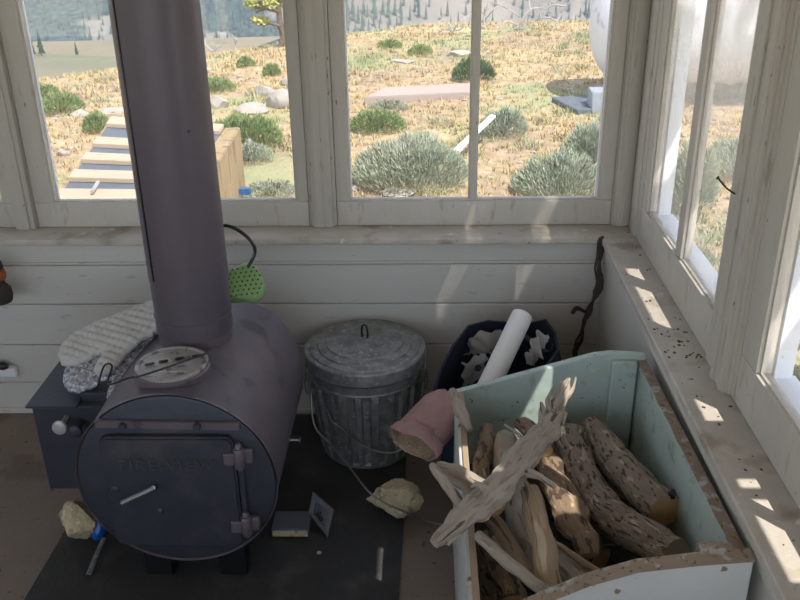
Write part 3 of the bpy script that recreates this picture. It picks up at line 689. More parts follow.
crumple('printed_packet', 'pale packet with a dark round mark inside the navy bag', 'packet', at(474, 370, y=2.44), (.075, .02, .03), (.0, -.05, .12), M['paperp'], .008, seed=5)
c_ = at(478, 368, y=2.415); bm = B(); tube(bm, [c_, c_+Vector((0, -.004, .002))], .011, 16); tag(link('round_cap', bm, M['navy']), 'dark blue round cap on the pale packet in the navy bag', 'cap')
crumple('crumpled_tissue', 'crumpled white tissue in the right half of the navy bag', 'tissue', at(536, 350, y=2.50), (.05, .02, .03), (.01, -.03, .09), M['paper'], .03, seed=9)

# ------------------------------------------------------------------ pink cloth with fleece lining
t = thing('pink_cap', 'dusty pink cloth cap with tan fleece lining propped against the wood box', 'cap', at(420, 455, z=.008))
def blob(bm, c, s, rot, seed, amp=.15, cut=None):
    r = bmesh.ops.create_icosphere(bm, subdivisions=4, radius=1)
    for v_ in r['verts']:
        p = v_.co.copy(); p *= 1 + amp*N(p, 1.4, seed) + amp*.5*N(p, 3.5, seed+2); p = Vector((p.x*s[0], p.y*s[1], p.z*s[2])); v_.co = Vector(c) + rot @ p
c1_, c2_ = at(447, 402, y=2.20), at(415, 441, y=2.13); ax = (c2_-c1_+Vector((0, -.05, .025))); HL = ax.length; ax.normalize(); hu, hv = frame_of(ax)
def cap_surface(bm, prof_, n_=40, amp=.006, seed=1, close=True):
    rings = []
    for r, h in prof_:
        ring = []
        for i in range(n_):
            a_ = 2*PI*i/n_; p = c1_ + ax*h + (hu*math.cos(a_)*1.0 + hv*math.sin(a_)*.78)*r
            w_ = amp*min(1, r/.03); p += Vector((N(p, 22, seed), N(p, 22, seed+1), N(p, 22, seed+2)))*w_*2 + (hu*math.cos(a_)+hv*math.sin(a_))*w_*.8*math.sin(a_*5+h*30)
            ring.append(bm.verts.new(p))
        rings.append(ring)
    for i in range(len(rings)-1):
        for k in range(n_): bm.faces.new((rings[i][k], rings[i][(k+1) % n_], rings[i+1][(k+1) % n_], rings[i+1][k]))
    if close: bm.faces.new(rings[0])
bm = B(); cap_surface(bm, [(.004, -.028), (.028, -.024), (.048, -.012), (.062, .01), (.070, .035), (.073, .06), (.072, HL-.03), (.070, HL-.012)]); link('crown', bm, M['pink'], t, 70)
bm = B(); cap_surface(bm, [(.071, HL-.036), (.079, HL-.032), (.082, HL-.01), (.080, HL+.006), (.074, HL+.009), (.069, HL+.002)], close=False, seed=1); link('cuff', bm, M['pink'], t, 70)
bm = B(); cap_surface(bm, [(.003, .045), (.04, .05), (.060, .075), (.067, HL-.02), (.071, HL+.006), (.073, HL+.010)], seed=1, amp=.007); link('fleece_lining', bm, M['fleece'], t, 70)
bm = B()
for k in range(26):
    p = at(398+random.uniform(-4, 7), 432+random.uniform(-9, 10), y=2.19); d = Vector((-.02+random.uniform(-.01, .01), random.uniform(-.01, .01), random.uniform(-.014, .012))); tube(bm, [p, p+d], [.0018, .0006], 4)
link('fringe', bm, M['fleece'], t)

# ------------------------------------------------------------------ wood box
t = thing('wood_box', 'large open mint green painted wooden firewood box under the right sill', 'box', (.34, 1.67, .0005))
# back board with sloping top
bm = B(); prism(bm, [(.085, 2.085, .003), (.592, 2.085, .003), (.592, 2.085, .650), (.50, 2.085, .655), (.455, 2.085, .650), (.085, 2.085, .533)], (0, .024, 0), .002); link('back_board', bm, M['mint'], t)
bm = B(); box(bm, (.50, 2.062, .003), (.5665, 2.0845, .640), .003); link('corner_batten', bm, M['mint'], t)
bm = B(); prism(bm, [(.573, 1.28, .004), (.573, 2.084, .004), (.573, 2.084, .632), (.573, 1.28, .672)], (.020, 0, 0), .002); rb = link('right_board', bm, M['mint'], t)
bm = B()
ys_ = [1.285+i*(2.10-1.285)/24 for i in range(25)]
pts_o = []
for i in range(24):
    y0_, y1_ = ys_[i], ys_[i+1]; zf = lambda y: .672+(.632-.672)*(y-1.28)/(.804)
    j0, j1 = .003*N((y0_*9, 0, 0), 2), .003*N((y1_*9, 0, 0), 2)
    prism(bm, [(.571+j0, y0_, zf(y0_)), (.5945, y0_, zf(y0_)), (.5945, y1_, zf(y1_)), (.571+j1, y1_, zf(y1_))], (0, 0, .005))
bmesh.ops.remove_doubles(bm, verts=bm.verts, dist=.0008)
link('worn_rim', bm, M['rimwood'], rb)
bm = B(); prism(bm, [(.086, 1.28, .004), (.086, 2.084, .004), (.086, 2.084, .535), (.086, 1.28, .535)], (.022, 0, 0), .002); lb = link('left_board', bm, M['mintwhite'], t)
bm = B(); box(bm, (.094, 1.27, .535), (.108, 2.08, .541), .001); o = link('bare_edge', bm, M['split'], lb)
# front board, scooped top edge
top = [(.084, .52), (.16, .548), (.232, .592), (.303, .631), (.39, .664), (.496, .680), (.592, .690)]
bm = B(); prism(bm, [(.084, 1.252, .004), (.594, 1.252, .004)] + [(x, 1.252, z_) for x, z_ in top[::-1]], (0, .026, 0), .002); fb = link('front_board', bm, M['mintwhite'], t)
bm = B()
for (xa, za), (xb, zb_) in zip(top[:-1], top[1:]): prism(bm, [(xa, 1.249, za), (xb, 1.249, zb_), (xb, 1.249, zb_+.005), (xa, 1.249, za+.005)], (0, .031, 0))
link('worn_edge', bm, M['rimwood'], fb)
bm = B(); box(bm, (.505, 1.2785, .55), (.566, 1.303, .692), .002); link('corner_block', bm, M['rimwood'], t)
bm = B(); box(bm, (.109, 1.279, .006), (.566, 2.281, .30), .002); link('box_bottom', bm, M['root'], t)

# ------------------------------------------------------------------ firewood
def log(name, label, pts, rad, m, n=16, rough=.12, seed=0, flat=1., k=8, cap=True, knots=(), branches=(), endm=None, cat='log'):
    P_ = smooth_path(pts, k); R_ = lerp_list(rad, len(P_)); bm = B()
    for i in range(len(P_)):
        P_[i] = P_[i] + Vector((N((i*.3, 0, 0), 1, seed), N((0, i*.3, 0), 1, seed), N((0, 0, i*.3), 1, seed)))*R_[i]*.25
    tube(bm, P_, R_, n, True, rough, seed, flat, fscale=26, capmat=1)
    for i, side, r in knots:
        c_ = P_[i]; rr = bmesh.ops.create_icosphere(bm, subdivisions=2, radius=r)
        for v_ in rr['verts']: v_.co = v_.co*(1+.3*N(v_.co*60, 1, seed)) + c_ + Vector(side)*R_[i]
    for bp, br_ in branches:
        bp = smooth_path(bp, 4); tube(bm, bp, lerp_list(br_, len(bp)), 8, True, rough*1.3, seed+3, capmat=1)
    return tag(link(name, bm, [m, endm or M['cutend']], smooth=50), label, cat)
def A(px_, py_, z_): return at(px_, py_, z=z_)
log('log', 'long curved grey-barked log lying along the right side of the wood box', [A(570, 437, .49), A(577, 468, .47), A(595, 504, .46), A(630, 530, .48), A(676, 555, .52)], [.043, .047, .046, .044, .037], M['bark'], 20, .16, 1, endm=M['bark'])
log('log', 'straight thick split log with a sawn tan end beside the right board of the box', [A(588, 428, .50), A(618, 462, .50), A(664, 513, .51)], [.030, .042, .042], M['bark'], 18, .14, 2, knots=[(2, (0, -.3, .9), .014)])
log('log', 'short thin stick lying between the two thick logs', [A(600, 468, .44), A(614, 485, .44), A(628, 503, .44)], [.014, .018, .016], M['bark'], 12, .15, 3)
log('driftwood_branch', 'big bleached forked driftwood branch on top of the pile, reaching over the left edge', [A(434, 545, .585), A(456, 524, .60), A(485, 498, .61), A(515, 468, .62), A(540, 436, .63), A(556, 407, .64), A(569, 379, .655)], [.010, .024, .032, .034, .028, .020, .006], M['drift'], 26, .48, 4, .8, endm=M['drift'],
    branches=[([A(520, 470, .62), A(540, 476, .63), A(555, 488, .61)], [.012, .007, .003]), ([A(550, 425, .64), A(563, 412, .645), A(563, 425, .63)], [.014, .012, .004]), ([A(540, 440, .63), A(543, 415, .645), A(541, 403, .65)], [.012, .009, .005]), ([A(522, 468, .62), A(523, 440, .63), A(505, 425, .62)], [.010, .006, .003]), ([A(470, 515, .60), A(452, 535, .59), A(447, 545, .58)], [.016, .012, .005]), ([A(552, 415, .645), A(548, 400, .655), A(553, 388, .66)], [.012, .007, .002]), ([A(490, 492, .62), A(478, 484, .635), A(470, 487, .63)], [.012, .007, .003]), ([A(560, 400, .64), A(571, 392, .65), A(576, 377, .66)], [.009, .006, .002])])
log('log', 'upright-looking brown split stick running down from under the driftwood branch', [A(531, 488, .58), A(540, 530, .56), A(549, 575, .54), A(556, 620, .52)], [.022, .026, .027, .027], M['split'], 12, .14, 5, .8)
log('log', 'rough brown flaking slab of bark wood left of the curved log', [A(546, 455, .50), A(560, 490, .50), A(577, 525, .49), A(590, 556, .48)], [.024, .040, .040, .022], M['redbark'], 14, .32, 6, .55, endm=M['split'])
log('log', 'short reddish-brown barked stick standing at the left back of the pile', [A(488, 428, .50), A(483, 460, .50), A(478, 498, .48)], [.020, .022, .020], M['redbark'], 14, .2, 7)
log('log', 'stout grey log with a rounded end under the driftwood branch', [A(506, 442, .50), A(510, 470, .50), A(520, 515, .48), A(537, 555, .46)], [.030, .040, .036, .034], M['drift'], 16, .18, 8, endm=M['drift'])
log('stick', 'thin grey stick poking out over the left edge of the box', [A(432, 466, .60), A(448, 487, .595), A(466, 515, .58)], [.009, .012, .012], M['drift'], 10, .12, 9, cat='stick')
log('stick', 'thin pale stick crossing the lower left of the pile', [A(478, 535, .56), A(505, 560, .55), A(540, 588, .55), A(562, 604, .54)], [.012, .013, .012, .012], M['drift'], 10, .12, 10, cat='stick')
log('log', 'brown stub with a broken end at the left edge of the box', [A(437, 466, .575), A(458, 478, .57), A(480, 492, .56), A(500, 512, .54)], [.016, .024, .027, .02], M['drift'], 12, .2, 12)
log('stick', 'sunlit tan stick low at the front of the box', [A(556, 543, .50), A(580, 560, .49), A(618, 584, .48)], [.006, .008, .006], M['split'], 8, .15, 13, cat='stick')
log('log', 'pale sunlit log end at the bottom front of the box', [A(540, 545, .42), A(570, 578, .44), A(596, 600, .45)], [.035, .037, .033], M['drift'], 14, .15, 14, endm=M['drift'])
log('log', 'orange-brown bark strip deep at the left of the pile', [A(484, 535, .44), A(500, 565, .44), A(516, 602, .44)], [.022, .030, .028], M['redbark'], 10, .35, 15, .5)
log('log', 'dark log deep in the front left corner of the box', [A(480, 555, .38), A(500, 600, .38), A(508, 640, .38)], [.04, .045, .045], M['bark'], 12, .2, 16)
log('log', 'brown bark piece behind the driftwood branch', [A(520, 422, .53), A(534, 434, .54), A(545, 452, .53)], [.018, .024, .018], M['redbark'], 12, .3, 17)
log('driftwood_chunk', 'pale driftwood knob resting on the back left corner of the box', [A(452, 392, .565), A(456, 402, .575), A(462, 414, .57), A(470, 430, .545)], [.012, .017, .015, .008], M['paper' if False else 'drift'], 12, .35, 18, endm=M['drift'])
log('log', 'grey log half hidden under the curved log', [A(545, 500, .42), A(570, 520, .40), A(600, 560, .38)], [.03, .034, .03], M['bark'], 12, .2, 19)
log('stick', 'brown stick lying under the thin pale stick', [A(478, 500, .52), A(500, 530, .50), A(530, 575, .50)], [.016, .018, .016], M['split'], 10, .2, 20, cat='stick')
log('twig', 'thin dark twig on the floor of the box near the front', [A(592, 548, .32), A(612, 545, .32), A(632, 548, .32)], [.003, .003, .002], M['bark'], 6, .1, 21, cat='twig')
# knob on the inside of the right board
p = at(674, 494, x=.560); bm = B(); lathe(bm, [(.004, -.004), (.012, 0), (.012, .008), (.006, .013)], (0, 0, 0), 12)
bmesh.ops.rotate(bm, verts=bm.verts, cent=(0, 0, 0), matrix=Matrix.Rotation(-PI/2, 3, 'Y')); bmesh.ops.translate(bm, verts=bm.verts, vec=p); link('iron_knob', bm, M['black'], t)
# bent nail in the right post
p = at(735, 194, x=XR-.008); q = at(718, 178, x=XR-.05); bm = B(); tube(bm, smooth_path([p, (p+q)/2+Vector((0, 0, -.004)), q], 4), .0022, 7); tube(bm, [q, q+(q-p).normalized()*.002], .0045, 8)
tag(link('bent_nail', bm, M['root']), 'bent rusty nail sticking out of the post between the right windows', 'nail')
# dead flies and paint flakes on the right sill
bm = B(); rn = random.Random(3)
for k in range(80):
    x = rn.uniform(.61, .70); y = rn.choice([rn.uniform(1.95, 2.12), rn.uniform(1.2, 2.75)]); s = rn.uniform(.0007, .0024)
    box(bm, (x-s, y-s*1.6, ZS+.0002), (x+s, y+s*1.6, ZS+s*.8), 0, rot=Matrix.Rotation(rn.uniform(0, 3), 3, 'Z'))
tag(link('paint_flakes', bm, M['root']), 'dark flakes and crumbs scattered along the right window sill', 'debris', kind='stuff')

# ------------------------------------------------------------------ outside
GZ = -.4
def edge_y(x): return 16.8 + (.90*x if x < 0 else .03*x)
def gz(x, y):
    z_ = GZ + .05*N((x, y, 0), .5, 1) + .02*N((x, y, 0), 2, 2)
    e = edge_y(x)
    if y > e-1.5: z_ -= .10*(y-e+1.5)**1.6 if y < e+6 else .10*7.5**1.6 + (y-e-6)*.45
    r = math.hypot(x, y)
    return z_
gm = bpy.data.materials.new('dry_meadow'); gm.use_nodes = True; tt = gm.node_tree; LK = tt.links.new; b = tt.nodes['Principled BSDF']; b.inputs['Roughness'].default_value = .9
tc = tt.nodes.new('ShaderNodeTexCoord')
def nz(s, d=6):
    n_ = tt.nodes.new('ShaderNodeTexNoise'); n_.inputs['Scale'].default_value = s; n_.inputs['Detail'].default_value = d; LK(tc.outputs['Object'], n_.inputs['Vector']); return n_.outputs['Fac']
def ramp(f, stops):
    r_ = tt.nodes.new('ShaderNodeValToRGB'); LK(f, r_.inputs[0]); cr = r_.color_ramp
    while len(cr.elements) < len(stops): cr.elements.new(.5)
    for e_, (p_, c_) in zip(cr.elements, stops): e_.position = p_; e_.color = (*c_, 1)
    return r_.outputs[0]
def mixc(f, a_, b_):
    m_ = tt.nodes.new('ShaderNodeMix'); m_.data_type = 'RGBA'; LK(f, m_.inputs[0]); LK(a_, m_.inputs[6]); LK(b_, m_.inputs[7]); return m_.outputs[2]
c1 = ramp(nz(.9), [(.35, (.23, .155, .095)), (.5, (.37, .26, .145)), (.65, (.41, .33, .155))])
c2 = ramp(nz(9), [(.35, (.16, .115, .08)), (.55, (.35, .275, .18)), (.72, (.47, .41, .33))])
c3 = ramp(nz(1.7), [(.3, (.22, .235, .12)), (.7, (.33, .31, .17))])
f1 = tt.nodes.new('ShaderNodeMath'); f1.operation = 'MULTIPLY'; f1.inputs[1].default_value = .9; LK(nz(22), f1.inputs[0])
cc = mixc(f1.outputs[0], c1, c2)
mr = tt.nodes.new('ShaderNodeMapRange'); mr.inputs[1].default_value = .52; mr.inputs[2].default_value = .64; LK(nz(.55, 8), mr.inputs[0])
LK(mixc(mr.outputs[0], cc, c3), b.inputs['Base Color'])
bp = tt.nodes.new('ShaderNodeBump'); bp.inputs['Strength'].default_value = .8; bp.inputs['Distance'].default_value = .04; LK(nz(14), bp.inputs['Height']); LK(bp.outputs[0], b.inputs['Normal'])
bm = B()
def grid(bm, xs, ys, zf):
    g = [[bm.verts.new((x, y, zf(x, y))) for y in ys] for x in xs]
    for i in range(len(xs)-1):
        for j in range(len(ys)-1): bm.faces.new((g[i][j], g[i+1][j], g[i+1][j+1], g[i][j+1]))
def lin(a_, b_, n_): return [a_+(b_-a_)*i/(n_-1) for i in range(n_)]
grid(bm, lin(-30, 34, 130), lin(-20, 40, 120), gz)
tag(link('hilltop_ground', bm, gm, loc=(0, 0, 0), smooth=180), 'dry tan grassy hilltop ground outside the windows', 'ground')['kind'] = 'structure'
# far meadow slope on the left
bm = B()
def mz(x, y): 
    t_ = (y-50)/80; return -8.4 - 9.9*t_ + .018*(x+30)*t_ + .5*N((x, y, 0), .04)*t_ + 1.2*math.sin(t_*PI)
mead = mat('far_meadow', (.135, .135, .085), .9, col2=(.235, .18, .12), scale=.09, amount=.3, spots=[((.12, .14, .08), .35, .58, .08)])
grid(bm, lin(-75, -14, 30), lin(50, 130, 30), mz)
tag(link('far_meadow', bm, mead, smooth=180, loc=(0, 0, 0)), 'olive meadow slope beyond the left window', 'hill')['kind'] = 'structure'
# mountain side
mm = bpy.data.materials.new('mountain_slope'); mm.use_nodes = True; tt = mm.node_tree; LK = tt.links.new; b = tt.nodes['Principled BSDF']; b.inputs['Roughness'].default_value = .95
tc = tt.nodes.new('ShaderNodeTexCoord')
rk = ramp(nz(.012), [(.35, (.12, .108, .095)), (.65, (.19, .17, .145))])
fo = ramp(nz(.30, 8), [(.38, (.004, .012, .014)), (.62, (.045, .075, .06))])
sx = tt.nodes.new('ShaderNodeSeparateXYZ'); LK(tc.outputs['Object'], sx.inputs[0])
mr = tt.nodes.new('ShaderNodeMapRange'); mr.inputs[1].default_value = -190; mr.inputs[2].default_value = 20; mr.inputs[3].default_value = .12; mr.inputs[4].default_value = -.08; LK(sx.outputs[0], mr.inputs[0])
ad = tt.nodes.new('ShaderNodeMath'); ad.operation = 'ADD'; LK(nz(.014, 12), ad.inputs[0]); LK(mr.outputs[0], ad.inputs[1])
m2 = tt.nodes.new('ShaderNodeMapRange'); m2.inputs[1].default_value = .55; m2.inputs[2].default_value = .60; LK(ad.outputs[0], m2.inputs[0])
LK(mixc(m2.outputs[0], rk, fo), b.inputs['Base Color'])
def mtz(x, y):
    t_ = (y-480)/320; return -118 + 118*t_ + 30*(t_*t_) + 16*N((x, y, 0), .008, 4) + 5*N((x, y, 0), .03, 2)
bm = B(); grid(bm, lin(-700, 700, 120), lin(440, 900, 70), mtz)
tag(link('mountain_slope', bm, mm, smooth=180, loc=(0, 0, 0)), 'distant forested mountainside', 'mountain')['kind'] = 'structure'

# summer haze lying in the valley between the hilltop and the mountain
hz_ = bpy.data.materials.new('valley_haze'); hz_.use_nodes = True; tt = hz_.node_tree; tt.nodes.remove(tt.nodes['Principled BSDF'])
vsn = tt.nodes.new('ShaderNodeVolumeScatter'); vsn.inputs['Color'].default_value = (.62, .80, 1, 1); vsn.inputs['Density'].default_value = .00072; vsn.inputs['Anisotropy'].default_value = .2
tt.links.new(vsn.outputs[0], tt.nodes['Material Output'].inputs['Volume'])
bm = B(); box(bm, (-560, 140, -160), (560, 438, 120)); hz_o = tag(link('valley_haze', bm, hz_, smooth=0), 'pale blue summer haze in the valley before the mountain', 'haze', kind='stuff')
# individual far conifers
def conifer(name, h, seed):
    bm = B(); rn = random.Random(seed); tube(bm, [(0, 0, 0), (0, 0, h*.9)], [h*.02, h*.005], 5)
    for k in range(7):
        z0 = h*(.10+.125*k); r = h*.17*(1-k/7.6)*rn.uniform(.85, 1.1); ring = []; tip = bm.verts.new((0, 0, z0+h*.22))
        for i in range(9): a_ = 2*PI*i/9+rn.random(); rr_ = r*rn.uniform(.7, 1.15); ring.append(bm.verts.new((rr_*math.cos(2*PI*i/9), rr_*math.sin(2*PI*i/9), z0-h*.02*rn.random())))
        for i in range(9): bm.faces.new((ring[i], ring[(i+1) % 9], tip))
    return bm
c0 = tag(link(name := 'far_conifer', conifer('c', 9, 1), M['spruce'], loc=(0, 0, 0)), 'dark conifer standing on the distant mountainside', 'tree', 'conifers on the mountainside')
rn = random.Random(4); first = True
spots = []
def far_at(px_, py_):   # march the sight line to the slope
    d = ray(px_, py_); y = 450
    while y < 990:
        p = Vector((0, 0, H)) + d*(y/d.y)
        if p.z < mtz(p.x, p.y): return p
        y += 3
    return None
reg = [(345, 402, 14, 44, 170), (345, 480, -8, 40, 60), (480, 600, -6, 30, 34), (30, 115, -5, 55, 50), (196, 284, -5, 52, 60), (400, 600, -60, 0, 20)]
for x0_, x1_, y0_, y1_, nn_ in reg:
    for _ in range(int(nn_*1.6)):
        p = far_at(rn.uniform(x0_, x1_), rn.uniform(y0_, y1_))
        if p and all((p-q_).length > 4.5 for q_ in spots): spots.append(p)
for i, p in enumerate(spots[:290]):
    o = c0 if i == 0 else c0.copy()
    if i: C.objects.link(o)
    s = rn.uniform(.55, 1.1)*(1.35 if 345 < 400+F*(p-Vector((0, 0, H))).dot(CA)/(p-Vector((0, 0, H))).dot(fw) < 402 else 1); o.location = (p.x, p.y, mtz(p.x, p.y)-.3); o.scale = (s, s, s*rn.uniform(.9, 1.2)); o.rotation_euler = (0, 0, rn.uniform(0, 6))
# conifers at the foot of the far meadow
m0 = tag(link('meadow_conifer', conifer('c', 3.2, 5), M['spruce'], loc=(0, 0, 0)), 'small dark conifer at the near edge of the olive meadow', 'tree', 'conifers at the meadow edge')
for i, (x_, y_, s) in enumerate([(35, 66, .6), (44, 68, .75), (79, 68, .4)]):
    o = m0 if i == 0 else m0.copy()
    if i: C.objects.link(o)
    p = at(x_, y_, y=70); o.location = (p.x, 70, mz(p.x, 70)); o.scale = (s*.8,)*3
# ridge pine at the left window
def foliage(bm, c, r, n_, rn, size=.05, mi=0):
    for _ in range(n_):
        d = Vector((rn.gauss(0, 1), rn.gauss(0, 1), rn.gauss(0, 1))).normalized()*r*rn.random()**.4; p = Vector(c)+Vector((d.x, d.y, d.z*.55))
        a_ = Vector((rn.uniform(-1, 1), rn.uniform(-1, 1), rn.uniform(-.4, 1))).normalized()*size; b_ = a_.orthogonal().normalized()*size*.35
        f = bm.faces.new([bm.verts.new(p), bm.verts.new(p+a_*.5+b_), bm.verts.new(p+a_), bm.verts.new(p+a_*.5-b_)])
pb = at(281, 46, z=GZ); sc = (pb-Vector((0, 0, H))).length/F   # metres per pixel there
t = thing('limber_pine', 'small yellow-green pine on the ridge at the right of the left window', 'tree', pb)
def rp_(px_, py_, dy=0): return at(px_, py_, y=pb.y+dy)
bm = B(); tube(bm, smooth_path([rp_(281, 48), rp_(283, 36), rp_(280, 24), rp_(279, 10), rp_(276, -10), rp_(272, -50)], 4), lerp_list([3.2*sc, 2.8*sc, 2*sc, 1*sc], 21), 8, rough=.3)
for a_ in ([(280, 26), (270, 23), (257, 25)], [(279, 12), (266, 9), (256, 12)], [(281, 28), (292, 20), (298, 10)]): tube(bm, [rp_(*q, dy=random.uniform(-.1, .1)) for q in a_], [1.6*sc, 1.2*sc, .6*sc], 6, rough=.3)
link('trunk', bm, M['stem'], t)
bm = B(); rn = random.Random(2)
for q in [(260, 6), (270, 3), (258, 20), (264, 22), (252, 4), (280, 4), (276, -6), (290, 6), (296, 14), (265, -10), (284, -22), (270, -30)]: foliage(bm, rp_(*q, dy=rn.uniform(-.15, .15)), 7*sc, 130, rn, 3.5*sc)
link('needles', bm, M['pine'], t, 0)
# dead snags on the ridge
def snag(name, label, limbs, z=GZ, r=1.0):
    b0 = at(*limbs[0][0], z=z); s_ = (b0-Vector((0, 0, H))).length/F; bm = B(); rn = random.Random(len(limbs))
    for L_ in limbs:
        pp = [at(q[0], q[1], y=b0.y+rn.uniform(-.15, .15)) for q in L_]; pp = smooth_path(pp, 3)
        tube(bm, pp, lerp_list([r*s_, .45*r*s_], len(pp)), 6, rough=.3, seed=len(pp))
        for k in range(6):
            i = rn.randrange(1, len(pp)); e = pp[i]+Vector((rn.uniform(-7, 7), rn.uniform(-3, 3), rn.uniform(0, 9)))*s_; tube(bm, [pp[i], (pp[i]+e)/2+Vector((0, 0, 1.5*s_)), e], [.5*r*s_, .35*r*s_, .15*r*s_], 5)
    bmesh.ops.translate(bm, verts=bm.verts, vec=(0, 0, -.02)); return tag(link(name, bm, M['snag']), label, 'dead tree')
snag('dead_snag', 'leaning bleached dead tree with forked limbs on the ridge, right pane', [[(552, 30), (560, 15), (570, 0), (580, -18)], [(558, 20), (545, 16), (535, 20)], [(566, 5), (552, 4), (542, 12)]])
snag('dead_snag', 'sprawling grey dead tree lying on the ridge right of the thin muntin', [[(516, 30), (522, 20), (512, 10), (495, 2)], [(520, 22), (530, 8), (545, 8), (556, 14)], [(518, 24), (506, 20), (500, 26)], [(515, 28), (525, 28), (535, 30)], [(530, 8), (528, -6), (520, -20)]], r=.9)
snag('dead_snag', 'bleached tangle of dead branches behind the thin muntin', [[(485, 28), (484, 14), (488, 2), (486, -12)], [(484, 20), (494, 8), (504, 0)], [(484, 12), (474, 4), (468, -4)]], r=.8)
snag('dead_snag', 'low dark dead bush on the ridge left of the thin muntin', [[(452, 34), (450, 24), (442, 18), (436, 26)], [(452, 32), (458, 22), (466, 16)], [(451, 30), (444, 28), (438, 32)], [(452, 30), (460, 28), (466, 24)]], r=.8)
snag('dead_snag', 'small white dead twigs on the ridge beside the flue pipe', [[(236, 50), (235, 44), (237, 38)], [(212, 50), (206, 44), (203, 40)], [(214, 50), (218, 45), (222, 42)]], r=.8)

# shrubs
def shrub(name, label, px_, py_, wpx, hpx, m, n_=1100, seed=0, spiky=.6, group=None):
    base = at(px_, py_, z=GZ); base.z = gz(base.x, base.y); s_ = (base-Vector((0, 0, H))).length/F
    R_ = wpx*s_/2; Hh_ = hpx*s_*1.0; t = thing(name, label, 'shrub', base, group)
    rn = random.Random(seed); bm = B(); sb_ = B()
    for k in range(14):
        a_ = rn.uniform(0, 6.28); d = Vector((math.cos(a_)*R_*.7*rn.random(), math.sin(a_)*R_*.6*rn.random(), Hh_*.75)); tube(sb_, [base, base+d*.5+Vector((0, 0, -.02)), base+d], [.012, .008, .004], 4)
    for k in range(int(n_*3)):
        a_ = rn.uniform(0, 2*PI); rad_ = math.sqrt(rn.random()); hz_ = rn.random()
        top_ = Hh_*math.sqrt(max(.03, 1-rad_**2*.9))*(.82+.3*N((math.cos(a_)*rad_*2, math.sin(a_)*rad_*2, 0), 1.6, seed))
        p = base + Vector((math.cos(a_)*R_*rad_, math.sin(a_)*R_*rad_*.8, top_*(1-.55*hz_**1.6)-.02))
        d = (Vector((math.cos(a_)*rad_*.7, math.sin(a_)*rad_*.7, 1)) + Vector((rn.gauss(0, .28), rn.gauss(0, .28), 0))).normalized()
        ln = Hh_*rn.uniform(.06, .17)*(.5+spiky); wd = rn.uniform(.0025, .0045)*(.7+ s_*45)
        sd = d.cross(Vector((rn.uniform(-1, 1), rn.uniform(-1, 1), .2))).normalized()*wd
        bm.faces.new([bm.verts.new(p-sd*.6), bm.verts.new(p+d*ln*.5-sd), bm.verts.new(p+d*ln), bm.verts.new(p+d*ln*.5+sd), bm.verts.new(p+sd*.6)])
    link('leaves', bm, m, t, 0); link('stems', sb_, M['stem'], t); return t
SG, GG = M['sage'], M['sageg']
shrub('sagebrush', 'large rounded grey-green sagebrush at the bottom of the middle window', 410, 186, 112, 50, SG, 3000, 1)
shrub('sagebrush', 'broad grey-green sagebrush at the bottom right of the right pane', 560, 192, 92, 44, SG, 2400, 2)
shrub('sagebrush', 'tall spiky sagebrush against the corner post', 590, 168, 48, 48, SG, 1500, 3, 1.2)
shrub('sagebrush', 'small pale sagebrush just right of the thin muntin', 503, 135, 46, 30, SG, 1200, 4)
shrub('green_shrub', 'bright green low shrub left of the big sagebrush', 378, 131, 54, 24, GG, 1500, 5)
shrub('sagebrush', 'pale low sagebrush behind the bright green shrub', 388, 109, 40, 12, SG, 600, 24)
shrub('green_shrub', 'dark green small shrub behind the thin muntin', 473, 81, 40, 26, mat('dark_brush_leaf', (.11, .17, .075), .85, scale=6, amount=.3), 1000, 6)
shrub('green_shrub', 'long green shrub right of the flue pipe', 245, 148, 72, 36, GG, 1900, 7)
shrub('sagebrush', 'pale sagebrush in front of the long green shrub', 250, 163, 46, 22, SG, 900, 8)
shrub('green_shrub', 'small green bush behind the rocks by the flue pipe', 218, 90, 34, 16, GG, 700, 9)
shrub('green_shrub', 'tiny green bush near the ridge right of the flue pipe', 246, 68, 18, 12, GG, 400, 10)
shrub('green_shrub', 'small green bush below the pine', 272, 76, 18, 14, GG, 400, 11)
shrub('green_shrub', 'green bush beside the left jamb of the left window', 62, 116, 44, 22, GG, 900, 12)
shrub('green_shrub', 'yellow-green bush next to the left edge of the wooden platform', 98, 134, 26, 22, GG, 700, 13)
shrub('green_shrub', 'green bush in the middle distance at the far left', 48, 100, 24, 16, GG, 500, 14)
shrub('green_shrub', 'low green bushes on the ridge in the middle window', 390, 48, 24, 10, GG, 400, 15)
shrub('green_shrub', 'low green bush beside the ridge, left of the dead bush', 420, 54, 24, 12, GG, 400, 16)
shrub('sagebrush', 'low pale sagebrush at the bottom of the left window right half', 272, 196, 60, 18, SG, 900, 17)
shrub('sagebrush', 'sagebrush seen through the narrow grimy pane', 688, 215, 40, 80, SG, 1400, 18)
shrub('sagebrush', 'sagebrush seen through the wide grimy pane', 735, 175, 60, 40, SG, 1400, 19)
shrub('sagebrush', 'sagebrush behind the white tank end', 640, 165, 60, 40, SG, 1200, 20)
shrub('green_shrub', 'small green weed outside the near right window', 700, 260, 30, 14, GG, 500, 21)
shrub('green_shrub', 'small weed outside the nearest right window pane', 795, 385, 50, 16, GG, 500, 22)

